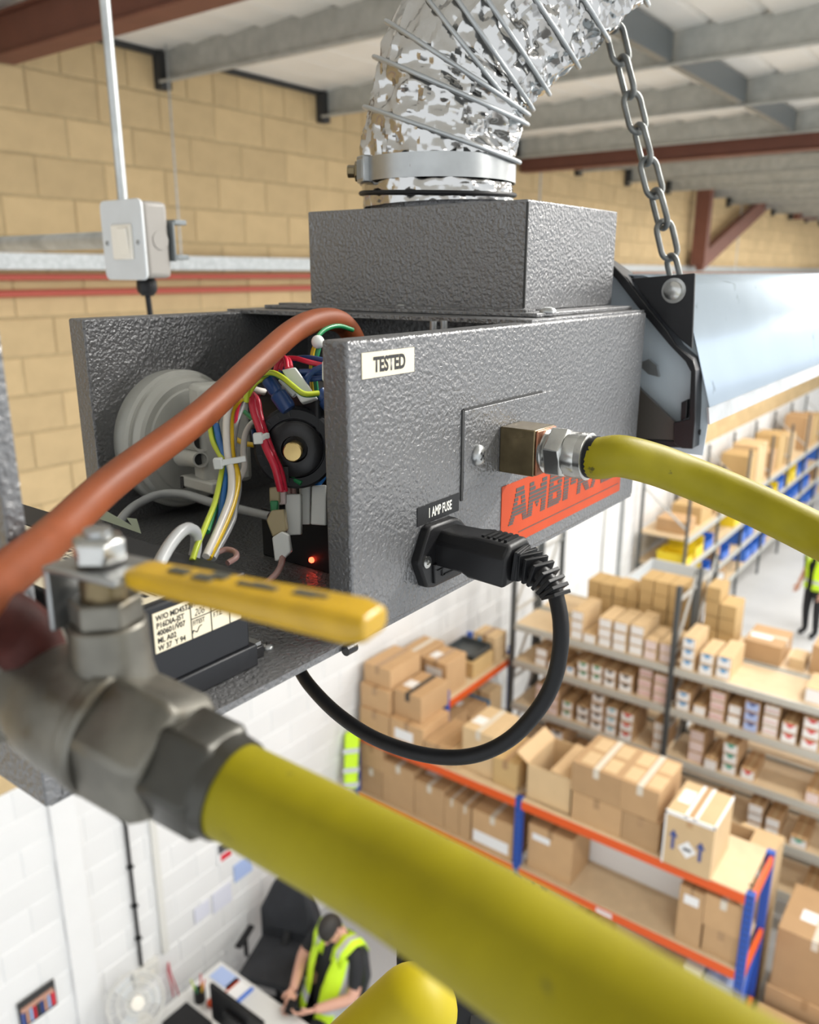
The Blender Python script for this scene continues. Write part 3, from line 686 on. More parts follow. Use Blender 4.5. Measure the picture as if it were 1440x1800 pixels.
# label on its near side
xa, za = XZ(266, 1080, .235); xb, zb_ = XZ(421, 1050, .235); _, zc = XZ(272, 1151, .235)
lb = MB().box(xa, xb, .2345, .2352, zc, za).build('rating_label', m_cream, mod, bevel=.0003)
hh = za-zc; wl = xb-xa
for i, s_ in enumerate(('W/O MD45321', 'P16DIA-JST', '400601/V07', 'ML A02', 'W 37  Y 94')):
    text(s_, hh*.19, (xa+wl*.03, .2344, za-hh*(.20+.185*i)), ux, uz, m_ink, mod, xs=.86, bold=.00008)
for s_, fx, fz in (('F/ASS.1', .42, .19), ('F/TEST', .42, .66), ('F.T.E.', .66, .66), ('F/I', .87, .66)):
    text(s_, hh*.17, (xa+wl*fx, .2344, za-hh*fz), ux, uz, m_ink, mod, xs=.72, bold=.00005)
text('206', hh*.26, (xa+wl*.44, .2344, za-hh*.44), ux, (Vector((.25,0,1))), m_ink, mod, xs=.8, bold=-.00002, name='handwriting')
k = MB(); zg = [(.40,.90),(.42,.78),(.46,.86),(.49,.74),(.52,.72)]
for a, b in zip(zg, zg[1:]): k.bar((xa+wl*a[0], .2344, za-hh*a[1]), (xa+wl*b[0], .2344, za-hh*b[1]), .0002, .0003)
k.build('handwriting', m_ink, mod)
k = MB()
for fx in (.40, .63, .85): k.box(xa+wl*fx, xa+wl*fx+.0003, .2343, .2346, zc, za)
k.box(xa+wl*.40, xb, .2343, .2346, (za+zc)/2, (za+zc)/2+.0003); k.build('label_rules', m_ink, mod)
# diagram label on its lid: reads from the far side, rows of tiny print
tl0, tl1, ty0, ty1 = .1475, .1858, .2385, .414
lb2 = MB().box(tl0, tl1, ty0, ty1, MZ-.0002, MZ+.0004).build('diagram_label', m_cream, mod)
uy_, ux_ = Vector((-1,0,0)), Vector((0,1,0))
text('SEQUENCE', .0046, (tl0+.0062, ty0+.003, MZ+.0005), ux_, uy_, m_ink, mod, xs=.8, bold=.00006)
k = MB(); rr = random.Random(3)
for i in range(5):
    xx = tl0+.008+i*.006; k.box(xx, xx+.00025, ty0+.002, ty1-.002, MZ+.0003, MZ+.0005)
    y_ = ty0+.004
    while y_ < ty1-.008:
        L = rr.uniform(.002, .009)
        if i: k.box(xx-.0033, xx-.0015, y_, y_+L*.75, MZ+.0003, MZ+.0005)
        y_ += L+rr.uniform(.0008,.003)
for yy in (ty0+.035, ty0+.07, ty0+.1, ty0+.14): k.box(tl0+.008, tl1-.001, yy, yy+.00025, MZ+.0003, MZ+.0005)
k.build('diagram_print', m_ink, mod)
# pale tape flag behind the module
k = MB(); k.prism([P(x, y, t=.452) for x, y in ((174,912),(186,898),(232,924),(222,910),(240,912),(248,938))], fw*.0006); HP('tape_flag', k, mat('pale_green_tape', (.62,.68,.50), .5))

# ---- orange-brown impulse hose arching over the box
hs_ = thing('impulse_hose', 'thick orange-brown silicone hose arching over the open burner box', 'hose', P(634, 660, t=.48))
MB().tube(spline([P(*q) for q in ((-110,1105,.165),(-50,1064,.185),(0,1020,.203),(60,972,.226),(105,932,.248),(200,845,.283),(350,733,.327),(450,640,.372),(515,583,.408),(560,563,.432),(598,566,.452),(622,595,.466),(634,640,.476),(636,690,.48))], 9), .0061, 20).build('hose', m_red_hose, hs_, smooth=60)

# ================================================================ FLUE DUCT
DT = .572
def Pv(x, y, dd=0): return P(x, y, t=(DT*1.0707+dd)/(math.cos(PITCH)+(900-y)/F*math.sin(PITCH)))   # upright plane through the flue
path = spline([Pv(x, y, d) for x, y, d in ((770,362,0),(769,320,0),(771,280,0),(780,228,0),(793,165,0),(808,118,0),(828,90,0),(858,60,.002),(892,28,.004),(938,-14,.008),(990,-62,.012),(1060,-125,.016),(1140,-190,.02))], 24)
duct = thing('flue_duct', 'crumpled silver foil flexible duct with spiral wire rising from the heater', 'duct', Pv(769, 362))
cum = [0]
for a, b in zip(path, path[1:]): cum.append(cum[-1]+(b-a).length)
def at_s(s):
    for i in range(len(cum)-1):
        if cum[i+1] >= s: 
            u = (s-cum[i])/(cum[i+1]-cum[i]); return path[i].lerp(path[i+1], u), (path[i+1]-path[i]).normalized()
    return path[-1], (path[-1]-path[-2]).normalized()
def s_near(x, y): 
    q = min(range(len(path)), key=lambda i: (proj(path[i])[0]-x)**2 + (proj(path[i])[1]-y)**2); return cum[q]
WS = [s_near(*q) for q in ((769,335),(776,236),(792,160),(806,120),(826,92),(850,67),(880,38),(932,-8),(985,-58),(1060,-125))]
def frame(d):
    b = fw.cross(d).normalized(); return b, d.cross(b)        # b: across the picture, c: towards/away
def tilt_k(c, d, e):
    v = (c-CAM).normalized(); return v.dot(d)/max(.3, v.dot(e))
def ring_off(th, kv): return .0558*(-.13*math.cos(th) + .85*kv*math.sin(th))   # wire pitch: the front of each turn dips
NS, NR = 300, 150
vs = []; fs = []
for i in range(NS+1):
    s_ = cum[-1]*i/NS; c, d = at_s(s_); b, e = frame(d)
    kv = tilt_k(c, d, e); kf = min(1, max(0, (s_-WS[0])/.03))
    for q in range(NR):
        th = 2*math.pi*q/NR
        sq = s_ - kf*ring_off(th, kv)
        j = max([z for z in range(len(WS)) if WS[z] <= sq] or [0]); s0 = WS[j]; s1 = WS[j+1] if j+1 < len(WS) else s0+.05
        u = min(1, max(0, (sq-s0)/(s1-s0))) if sq >= WS[0] else 0
        r = .0525
        v0 = Vector((math.cos(th)*1.0, math.sin(th)*1.0, s_*14))
        gap = max(math.sin(math.pi*u)*min(1, (s1-s0)/.02), .45 if s_ < WS[0] else .22)
        n1 = noise.noise(v0*1.3+Vector((3,1,7))); n2 = noise.noise(v0*3.3+Vector((9,2,1))+Vector((n1,0,n1))*.6); n3 = noise.noise(v0*7.5+Vector((5,8,2)))
        rid = (1-abs(n2)*2.2)*.5; rid2 = (1-abs(n3)*2.2)*.5
        if s_ < WS[0]+.004: amp = .8
        else: amp = 1
        r += amp*(gap*(.0045*n1 - .0012 + .0090*(rid-.25)) + (.0012+.0026*gap)*(rid2-.3)) 
        vs.append(c + (b*math.cos(th) + e*math.sin(th))*r)
for i in range(NS):
    for q in range(NR):
        q2 = (q+1) % NR; fs.append((i*NR+q, (i+1)*NR+q, (i+1)*NR+q2, i*NR+q2))
foil = MB().add(vs, fs).build('foil_sleeve', m_foil, duct, smooth=22)
for j, s_ in enumerate(WS[1:], 1):
    c, d = at_s(s_); b, e = frame(d)
    tilt = .10
    ring = [c + b*math.cos(2*math.pi*q/60)*.0558 + e*math.sin(2*math.pi*q/60)*.0558 + d*ring_off(2*math.pi*q/60, tilt_k(c, d, e)) for q in range(60)]
    MB().tube(ring, .0015, 8, closed=True).build('wire_ring', m_wire_d, duct, smooth=60)
c, d = at_s(.0075); b, e = frame(d)
ring = [c + b*math.cos(2*math.pi*q/60)*.0535 + e*math.sin(2*math.pi*q/60)*.0535 + d*.0035*math.sin(2*math.pi*q/60) - d*.003*math.cos(2*math.pi*q/60) for q in range(60)]
MB().tube(ring, .0016, 8, closed=True).build('wire_ring', m_rubber, duct, smooth=60)
# worm-drive clamp
cl = thing('hose_clamp', 'worm-drive steel clamp band around the foot of the foil duct', 'clamp', Pv(769, 320))
c = Pv(769, 305); d = Vector((0,0,1)); b, e = frame(d)
k = MB(); N = 72
for q in range(N):
    for rr_, zz in ((.0530,-.0074),(.0542,-.0074),(.0542,.0074),(.0530,.0074)):
        th = 2*math.pi*q/N; k.v.append(c + (b*math.cos(th)+e*math.sin(th))*rr_ + d*zz)
for q in range(N):
    for a_ in range(4): 
        k.f.append((q*4+a_, q*4+(a_+1) % 4, ((q+1) % N)*4+(a_+1) % 4, ((q+1) % N)*4+a_)); k.mi.append(0)
k.build('band', m_zinc, cl, smooth=40)
th = math.radians(222)
def cp(th_, r): 
    p = c + rt*math.cos(th_)*r + fh*math.sin(th_)*r; return p
th = math.radians(205); q = cp(th, .0535); nrm = (q-c).normalized(); tg = nrm.cross(uz)
MB().obox(q+nrm*.001, nrm*.0035, tg*.0062, uz*.0085).build('housing', m_zinc, cl, bevel=.0012)
k = MB()
for i in range(5): k.obox(q+nrm*.0046+tg*(-.004+.002*i), nrm*.0003, tg*.0004, uz*.006)
k.build('housing_ribs', m_galv, cl)
hd = cp(math.radians(192), .0575)
MB().lathe(hd+rt*.004, hd-rt, [(0,.0062),(.004,.0066),(.0045,.0042),(.009,.0042),(.0095,.0036)], 6).build('screw_head', m_brownbrass, cl, bevel=.0004)
MB().cyl(Pv(772, 375), Pv(769, 348), .047, n=40).build('spigot', hammer, heater, smooth=40)

# ================================================================ GAS INLET FITTING AND HOSE (right)
fx0, fz0 = .382, H - .0895
g = thing('gas_hose', 'yellow gas hose leaving the heater panel to the right', 'hose', (fx0, YN, fz0-.012))
MB().box(fx0-.0125, fx0+.0100, YN-.0215, YN-.0010, fz0-.0122, fz0+.0122).build('elbow_block', m_brownbrass, g, bevel=.0006)
MB().box(fx0-.0115, fx0+.0095, YN-.0228, YN-.0214, fz0-.0118, fz0+.0118).build('copper_seal', m_copper, g, bevel=.0006)
A_ = Vector((fx0-.001, YN-.0226, fz0)); dY = Vector((0,-1,0))
MB().lathe(A_, A_+dY, [(0,.0112),(.0015,.0116),(.0025,.0104),(.004,.0112),(.0055,.0104),(.007,.0108)], 28).build('threaded_collar', m_nickel_b, g, smooth=35)
B_ = A_+dY*.0038
MB().lathe(B_, B_+dY, [(0,.0122),(.0008,.0140),(.0092,.0140),(.0102,.0124)], 6, phase=.25).build('hex_nut', m_nickel_b, g, bevel=.0005)
MB().lathe(B_+dY*.010, B_+dY, [(0,.0118),(.005,.0120),(.0065,.0114),(.007,.0122),(.0105,.0122),(.011,.0112)], 28).build('ferrule', m_nickel_b, g, smooth=35)
Cc = B_+dY*.0205
MB().lathe(Cc, Cc+dY, [(0,.0108),(.004,.0108)], 24).build('rubber_ring', m_rubber, g, smooth=35)
D_ = Cc+dY*.002
pts = [D_, D_+dY*.004] + [P(*q) for q in ((1092,802,.411),(1150,816,.414),(1210,838,.416),(1290,871,.41),(1370,908,.400),(1450,948,.388),(1540,996,.365),(1680,1075,.33))]
MB().tube(spline(pts, 9), .0106, 28).build('hose', m_hosey, g, smooth=60)

# ================================================================ MAINS LEAD
lead = thing('mains_lead', 'black mains plug and cable hanging in a loop below the heater', 'power lead', P(790, 957, Y=YN-.006))
s0 = P(793, 956, Y=YN-.006); L = .036
k = MB()
def ring_sec(c, w_, h_): return [c+Vector((a*w_, 0, b*h_)) for a, b in ((-1,-1),(1,-1),(1,.45),(.62,1),(-.62,1),(-1,.45))]
def loft(secs):
    n = len(secs[0]); vs = [p for s_ in secs for p in s_]
    fs = [(j*n+i, (j+1)*n+i, (j+1)*n+(i+1) % n, j*n+(i+1) % n) for j in range(len(secs)-1) for i in range(n)]
    return vs, fs + [list(range(n)), [(len(secs)-1)*n+i for i in range(n)][::-1]]
vs, fs = loft([ring_sec(s0-Vector((0,y_,dz)), w_, h_) for y_, w_, h_, dz in ((-.003,.0118,.0082,0),(.014,.0122,.0086,0),(.018,.0128,.0096,.0004),(.036,.0128,.0098,.0010),(.038,.0118,.0088,.0012))])
k.add(vs, fs); k.build('plug', m_black, lead, bevel=.0012, smooth=30)
for i in range(5):
    c_ = s0 + Vector((.0 , -.0215-.003*i, .0094))
    MB().obox(c_, (.0055,0,0), (0,.0008,0), (0,0,.0006)).build('grip_ridge', m_black, lead)
e0 = s0 - Vector((0, .038, .0012))
rel = spline([e0, P(925, 992, t=.378), P(950, 1008, t=.37), P(972, 1034, t=.366), P(980, 1056, t=.365)], 8)
MB().tube(rel, [.0058-.0022*i/(len(rel)-1) for i in range(len(rel))], 14).build('strain_relief', m_black, lead, smooth=60)
for i in range(1, len(rel)-4, 3):
    d_ = (rel[i+1]-rel[i-1]).normalized(); wv = .0078-.0032*i/len(rel)
    a_ = d_.cross(uz).normalized(); b_ = a_.cross(d_)
    MB().obox(rel[i], d_*.0009, a_*wv, b_*wv*.92).build('relief_rib', m_rubber, lead, bevel=.0003)
cab = [rel[-10], rel[-4]] + [P(*q) for q in ((986,1095,.363),(984,1150,.363),(970,1205,.366),(940,1255,.37),(895,1300,.377),(840,1326,.385),(780,1331,.394),(715,1319,.405),(650,1293,.42),(595,1256,.437),(553,1215,.455),(528,1180,.47),(508,1130,.49),(500,1080,.51))]
MB().tube(spline(cab, 8), .0037, 16).build('cable', m_rubber, lead, smooth=60)

# ================================================================ HANGER BRACKET, CHAIN, REFLECTOR
BX = .585
def bp(x, y): return P(x, y, X=BX)
bk = thing('hanger_bracket', 'black hanger bracket with bolt carrying the reflector at the heater end', 'bracket', bp(1215, 785))
sc = lambda x, y: (1040+x*.2112, 440+y*.2112)
tri = [bp(*sc(*q)) for q in ((330,235),(860,190),(835,820),(760,760),(650,650),(500,470))]
MB().prism(tri, (.0025,0,0)).build('gusset_plate', m_blacksteel, bk, bevel=.0005)
arm = [bp(*sc(*q)) for q in ((60,80),(215,240),(400,480),(660,790),(790,925),(835,1010),(825,1240),(820,1400))]
arm2 = [bp(*sc(*q)) for q in ((850,1650),(872,1400),(875,1000),(852,915),(720,800),(640,670),(460,450),(300,240),(130,60))]
MB().prism(arm + [bp(*sc(*q)) for q in ((690,1430),(690,1600),(760,1645))] + arm2, (-.0022,0,0)).build('arm_web', m_blacksteel, bk, bevel=.0005)
strip = [bp(*sc(*q)) for q in ((60,60),(300,230),(460,450),(640,670),(720,795),(845,905),(872,1000),(866,1300),(846,1645))]
k = MB(); n = len(strip)
off = Vector((.0225, 0, 0)); th_ = Vector((0, .0015, 0))
for a_, b_ in zip(strip, strip[1:]):
    k.prism([a_, b_, b_+off, a_+off], (b_-a_).cross(off).normalized()*-.0016 if (b_-a_).cross(off).y < 0 else (b_-a_).cross(off).normalized()*.0016)
k.build('arm_flange', m_blacksteel, bk)
q = strip[-1].lerp(strip[-2], .32)+Vector((.013,-.0004,0)); MB().cyl(q, q+Vector((0,-.0004,0)), .0021, n=16).build('bolt_hole', m_flash, bk)
pts = [bp(*sc(*q)) for q in ((300,1560),(700,1590),(760,1645),(300,1625))]
MB().prism(pts, (.02,0,0)).build('bottom_rail', m_blacksteel, bk, bevel=.0004)
m_dkglass = mat('dark_brown_plate', (.06,.052,.045), .35)
MB().prism([bp(*sc(*q)) for q in ((380,1130),(690,1430),(685,1580),(340,1565))], (.004,0,0)).build('lower_plate', m_dkglass, bk)
bl = bp(*sc(690, 335)); MB().lathe(bl, bl+Vector((-1,0,0)), [(0,.0086),(.0016,.0086),(.0017,.0064),(.0045,.0062),(.0055,.0045),(.006,.002)], 20).build('bolt', m_nickel_b, bk, smooth=35)
MB().prism([bp(*sc(*q)) for q in ((745,1265),(800,1240),(790,1400),(740,1420))], (.006,0,0)).build('edge_clip', m_blacksteel, bk, bevel=.0006)
MB().prism([bp(*sc(*q)) for q in ((415,930),(475,905),(540,960),(560,1055),(470,1030),(415,975))], (.004,0,0)).build('torn_tab', m_zinc, bk)

RX0, RX1 = .594, 3.6
rf = thing('radiant_reflector', 'bright polished aluminium reflector hood running away behind the black bracket', 'reflector', (RX0, .3, H-.11))
k = MB()
sec = [(.176,-.104),(.178,-.092),(.204,-.009),(.235,-.002),(.43,-.002),(.462,-.009),(.488,-.092),(.490,-.104)]
m_ = len(sec)
vs = [(x, y, H+z) for x in (RX0, RX1) for y, z in sec]
k.add(vs[1:m_-1] + vs[m_+1:2*m_-1], [(i, i+1, m_-2+i+1, m_-2+i) for i in range(m_-3)])
hood = k.build('hood', m_refl, rf, smooth=25)
so = hood.modifiers.new('thickness', 'SOLIDIFY'); so.thickness = .001
for s_ in (0, m_-2):
    MB().prism([(RX0, sec[s_][0], H+sec[s_][1]), (RX0, sec[s_+1][0], H+sec[s_+1][1]), (RX0, sec[s_+1][0]+.0015, H+sec[s_+1][1]), (RX0, sec[s_][0]+.0015, H+sec[s_][1])], (RX1-RX0,0,0)).build('lip', m_reflip, rf)
# end plate of the reflector: pale galvanised sheet seen through the bracket
MB().prism([(RX0+.004, y, H+z) for y, z in [(.180,-.128)] + sec[1:-1] + [(.486,-.128)]], (.001,0,0)).build('end_sheet', mat('pale_galvanised_sheet', (.55,.62,.68), .35, .15, noise_amt=.12, noise_scale=20), rf)
MB().cyl((RX0-.03, .333, H-.055), (RX1, .333, H-.055), .05, n=28).build('radiant_tube', m_blacksteel, rf, smooth=40)

ch = thing('hanging_chain', 'galvanised steel link chain holding up the heater bracket', 'chain', P(1186, 484, t=.612))
cpts = [P(1187, 487, t=.607), P(1164, 385, t=.60), P(1133, 265, t=.592), P(1108, 165, t=.585), P(1088, 85, t=.58), P(1068, 0, t=.575), P(1045,-100, t=.57)]
cs = spline(cpts, 20); cl_ = [0]
for a, b in zip(cs, cs[1:]): cl_.append(cl_[-1]+(b-a).length)
pitch = .0234; s_ = .004; i = 0
while s_ < cl_[-1]-.02:
    j = max(q for q in range(len(cl_)) if cl_[q] <= s_); c_ = cs[j]; d_ = (cs[min(j+1, len(cs)-1)]-cs[max(j-1, 0)]).normalized()
    side = d_.cross(fw).normalized(); nrm = d_.cross(side)
    ang = math.radians(12 if i % 2 else 100); a_ = side*math.cos(ang) + nrm*math.sin(ang)
    hl, hw = .0072, .0066; lp = []
    for q in range(10):
        th = math.pi*q/9; lp.append(c_ + d_*(hl + hw*math.sin(th)) + a_*hw*math.cos(th))
    for q in range(10):
        th = math.pi*q/9; lp.append(c_ - d_*(hl + hw*math.sin(th)) - a_*hw*math.cos(th))
    MB().tube(lp, .0022, 10, closed=True).build('link', m_chain, ch, smooth=70)
    s_ += pitch; i += 1

# ================================================================ SWITCH ON CONDUIT (left)
sw = thing('isolator_switch', 'white metal-clad switch box on grey conduit by the block wall', 'switch', P(262, 490, t=.96))
q = P(251, 421, t=.955); bx, by, bz_ = q.x, q.y, q.z
bh = .0455
rp = []
for cy_, cz_, a0_ in ((by+.007, bz_-bh+.008, 180), (by+.072, bz_-bh+.008, 270), (by+.072, bz_+bh-.008, 0), (by+.007, bz_+bh-.008, 90)):
    for q in range(6): a_ = math.radians(a0_+q*18); rp.append((bx, cy_+.008*math.cos(a_), cz_+.008*math.sin(a_)))
MB().prism(rp, (.004,0,0)).build('front_plate', m_switchbox, sw, bevel=.0012, seg=2)
BOXM = mat('grey_metal_box', (.25,.235,.215), .5)
MB().box(bx+.004, bx+.040, by+.0015, by+.0775, bz_-bh+.002, bz_+bh-.002).build('back_box', BOXM, sw, bevel=.006, seg=3)
MB().box(bx-.003, bx+.001, by+.018, by+.058, bz_-.022, bz_+.018).build('switch_frame', m_rocker, sw, bevel=.002)
MB().prism([(bx-.003, by+.022, bz_-.017), (bx-.008, by+.022, bz_+.013), (bx-.002, by+.022, bz_+.014)], (0,.018,0)).build('rocker', m_rocker, sw, bevel=.0008)
for dy in (.009, .070): screw((bx, by+dy, bz_-.003), (-1,0,0), .0028, sw)
MB().cyl((bx+.026, by+.0018, bz_), (bx+.026, by+.0006, bz_), .011, n=24).build('knockout', BOXM, sw, smooth=40)
MB().cyl((bx+.02, by+.06, bz_+bh-.004), (bx+.02+.0, by+.058, H+1.36), .0062, n=12).build('drop_conduit', m_galv, sw, smooth=40)
MB().cyl((bx+.02, by+.0775, bz_+.002), (bx+.02, by+1.2, bz_+.002), .0105, n=16).build('side_conduit', m_galv, sw, smooth=40)
MB().lathe((bx+.022, by+.030, bz_-bh+.002), (bx+.022, by+.030, bz_-1), [(0,.010),(.004,.012),(.012,.0125),(.016,.0115),(.021,.007)], 12).build('cable_gland', m_black, sw, smooth=30)
MB().cyl((bx+.022, by+.030, bz_-bh-.018), (bx+.026, by+.028, bz_-bh-.12), .0035, n=10).build('flex', m_rubber, sw, smooth=40)
k = MB(); k.box(bx+.041, bx+.044, by-.004, by+.06, bz_-.024, bz_+.022)
for dz in (-.022, .018): k.box(bx+.044, bx+.062, by-.004, by+.06, bz_+dz, bz_+dz+.006)
k.build('strut_channel', m_sag, sw, bevel=.001)

# ================================================================ FOREGROUND BALL VALVE, LEVER, HOSE, RAIL
vA, vB = P(-30, 1162, t=.216), P(338, 1352, t=.188); vd = (vB-vA).normalized(); VL = (vB-vA).length
vv = thing('gas_ball_valve', 'dull nickel ball valve in the near foreground with yellow lever', 'valve', vA+vd*.035-Vector((0,0,.016)))
def vl(s0_, prof, n, name, m, ph=0.0, **kw):
    a_ = vA+vd*s0_; return MB().lathe(a_, a_+vd, prof, n, ph).build(name, m, vv, **kw)
vl(-.014, [(0,.0150),(.003,.0168),(.031,.0168),(.034,.0145)], 6, 'end_hex', m_nickel, .35, bevel=.0012)
vl(.018, [(0,.0128),(.006,.0132),(.010,.0150),(.018,.0158),(.026,.0158),(.027,.0166),(.030,.0166),(.031,.0158)], 40, 'valve_body', m_nickel, smooth=30)
vl(.047, [(0,.0150),(.003,.0168),(.0175,.0168),(.021,.0145)], 6, 'union_hex', m_nickel, .15, bevel=.0013)
vl(.066, [(0,.0130),(.0015,.0140),(.0125,.0140),(.0145,.0124)], 6, 'black_nut', m_black_nut, .42, bevel=.001)
vl(.0795, [(0,.0120),(.004,.0116)], 24, 'hose_collar', m_black_nut, smooth=40)
sb = P(205, 1238, t=.2015); up = uz
def stv(z0, prof, n, name, m, ph=0.0, **kw): a_ = sb+up*z0; return MB().lathe(a_, a_+up, prof, n, ph).build(name, m, vv, **kw)
stv(.004, [(0,.0110),(.006,.0096),(.018,.0092),(.0185,.0088)], 28, 'stem_collar', m_nickel, smooth=30)
stv(.0225, [(0,.0086),(.006,.0086),(.0062,.0080)], 6, 'gland_nut', m_nickel, .3, bevel=.0006)
stv(.028, [(0,.0055),(.007,.0055)], 20, 'stem', m_brownbrass, smooth=40)
stv(.0375, [(0,.0064),(.0052,.0064),(.0060,.0050)], 6, 'top_nut', m_nickel_b, .1, bevel=.0006)
stv(.043, [(0,.0032),(.0022,.0032)], 14, 'stem_tip', m_zinc, smooth=40)
# lever: bent strap and yellow sleeve
l1 = sb+up*.036; l2 = P(660, 1098, t=.158)
ld_ = (l2-l1).normalized(); ls = ld_.cross(up).normalized(); lu = ls.cross(ld_)
lev = MB().obox(l1+ld_*.001, ld_*.0115, ls*.0078, lu*.0009).build('lever_strap', m_zinc, vv, bevel=.0008)
MB().obox(l1-ld_*.0105-lu*.0075, ld_*.0008, ls*.0076, lu*.0082).build('lever_stop', m_zinc, vv, bevel=.0006)
a_ = l1+ld_*.011; b_ = l2-ld_*.0
def lsec(p, w_, h_): return [p+ls*(a*w_)+lu*(b*h_) for a, b in ((-1,-.5),(-.7,-1),(.7,-1),(1,-.5),(1,.5),(.7,1),(-.7,1),(-1,.5))]
LL = (b_-a_).length
vs, fs = loft([lsec(a_+ld_*LL*u, w_, h_) for u, w_, h_ in ((0,.0042,.0020),(.06,.0050,.0026),(.5,.0056,.0030),(.93,.0062,.0034),(1.0,.0050,.0026))])
slv = MB().add(vs, fs).build('lever_sleeve', m_lever, vv, smooth=40, bevel=.0008)
sp = random.Random(5)
for u in (.22, .34, .38, .52, .56, .61, .74, .78): 
    q = a_+ld_*LL*u + lu*(.0030+.0004*u) + ls*sp.uniform(-.0012,.0012)
    MB().obox(q, ld_*sp.uniform(.0014,.0028), ls*sp.uniform(.0006,.0014), lu*.00025).build('worn_print', m_smudge, slv)
# near hose
hz_ = thing('near_gas_hose', 'out-of-focus worn yellow gas hose crossing the lower foreground from the valve', 'hose', vB)
hp = [vB-vd*.002, vB+vd*.012] + [P(*q) for q in ((664,1524,.1610),(862,1643,.1375),(1045,1760,.1230),(1220,1876,.1095),(1380,1990,.098))]
MB().tube(spline(hp, 10), .0108, 36).build('hose', m_hosey2, hz_, smooth=60)
# maroon pipe elbow left of the valve
tag(MB().tube(spline([P(*q) for q in ((-120,1075,.18),(-50,1082,.192),(5,1098,.200),(42,1128,.204),(62,1178,.207))], 8), .0088, 24).build('pipe_elbow', m_maroon, smooth=60), 'rusty maroon pipe elbow behind the ball valve at the left edge', 'pipe')
# lift guard rail at the bottom edge
gr = thing('guard_rail', 'yellow painted rail end in a black clamp at the bottom edge', 'rail', P(690, 1800, t=.42))
ra, rb = P(596, 1897, t=.42), P(728, 1776, t=.42); rd = (rb-ra).normalized(); RL = .2+(rb-ra).length; RR = .0222
MB().lathe(ra-rd*.2, rb, [(0,RR)] + [(RL + RR*math.sin(a_*math.pi/18), RR*math.cos(a_*math.pi/18)+1e-4) for a_ in range(0, 10)], 40).build('rail_tube', m_rail, gr, smooth=40)
MB().prism([P(x, y, t=.455) for x, y in ((697,1690),(706,1668),(735,1662),(800,1700),(900,1760),(960,1830),(700,1830))], fw*.03).build('clamp_body', m_rubber, gr, bevel=.003)
MB().cyl(P(868, 1800, t=.452), P(868, 1800, t=.4555), .013, n=24).build('clamp_hole', m_flash, gr)

# ================================================================ CARTONS
POSTS = [(a, b, y, .036) for a, b in ((5.38, 5.45), (5.94, 6.01)) for y in (.97, 2.87, 4.70)] + [(a, b, y, .026) for a, b in ((7.19, 7.755), (7.79, 8.355)) for y in (.5, 2.257, 4.0)]
def tri_y(Yc, hw, ztop, dep, X): return [(X, Yc-hw, ztop), (X, Yc+hw, ztop), (X, Yc, ztop-dep)]
def carton(lb, X0, X1, Y0, Y1, Z0, Z1, m=m_card, tape='x', end=None, chev=None, top_label=False, side_label=None, group=None, rot=0.0, flaps=False, name='carton', tm=m_tape, arrows=False, lines=0):
    for a, b, y, hw_p in POSTS:
        if X0 < b and X1 > a and Y0 < y+hw_p and Y1 > y-hw_p:
            if (Y0+Y1)/2 > y: Y0 = y+hw_p
            else: Y1 = y-hw_p
    cx, cy = (X0+X1)/2, (Y0+Y1)/2
    t = thing(name, lb, 'box', (cx, cy, Z0), group)
    e = .0015
    if flaps:
        k = MB(); w_ = .006
        k.box(X0, X1, Y0, Y1, Z0, Z0+w_); k.box(X0, X0+w_, Y0, Y1, Z0, Z1); k.box(X1-w_, X1, Y0, Y1, Z0, Z1); k.box(X0, X1, Y0, Y0+w_, Z0, Z1); k.box(X0, X1, Y1-w_, Y1, Z0, Z1)
        k.build('carton_body', m, t)
        for q in (((X0,Y1,Z1),(X1,Y1,Z1),(X1,Y1+.10,Z1+.07),(X0,Y1+.10,Z1+.07)), ((X0,Y0,Z1),(X1,Y0,Z1),(X1,Y0+.20,Z1+.01),(X0,Y0+.20,Z1+.01))):
            MB().prism(q, (0,0,.005)).build('flap', m_cardin, t)
    else:
        MB().box(X0, X1, Y0, Y1, Z0, Z1).build('carton_body', m, t, bevel=.004 if (Y1-Y0) > .2 else 0)
        tw = .024 if (Y1-Y0) > .2 else .012
        k = MB()
        if tape == 'x': k.box(X0-e, X1+e, cy-tw, cy+tw, Z1-.06 if 0 else Z1-.0005, Z1+e); k.box(X0-e, X0+.0005, cy-tw, cy+tw, Z1-min(.08, (Z1-Z0)*.4), Z1+e)
        elif tape == 'y': k.box(cx-tw, cx+tw, Y0-e, Y1+e, Z1-.0005, Z1+e); k.box(cx-tw, cx+tw, Y0-e, Y0+.0005, Z1-min(.08, (Z1-Z0)*.4), Z1+e)
        if k.v: k.build('tape', tm, t)
    if end:
        MB().box(X0-.002, X0, Y0+.007, Y1-.007, Z0+.006, Z1-.010).build('end_print', end, t)
        if chev:
            hw = (Y1-Y0)*.36
            MB().prism(tri_y(cy, hw, Z1-.011, (Z1-Z0)*.42, X0-.0025), (-.0008,0,0)).build('chevron', PRINT[chev], t)
        for i in range(lines):
            zz = Z0 + (Z1-Z0)*(.25+.22*i); MB().box(X0-.003, X0-.002, Y0+.012, Y1-.012, zz, zz+.006).build('print_line', PRINT['red'] if i % 2 else m_card, t)
    if top_label:
        MB().box(cx-.11, cx+.02, cy+.03 if tape == 'x' else cy-.05, min(Y1-.02, cy+.15), Z1-.0004, Z1+.0012).build('paper_label', m_paper, t)
    if side_label:
        u0, u1, v0, v1 = side_label; 
        MB().box(X0-.002, X0, Y1-(Y1-Y0)*u1, Y1-(Y1-Y0)*u0, Z0+(Z1-Z0)*v0, Z0+(Z1-Z0)*v1).build('paper_label', m_paper, t)
    return t
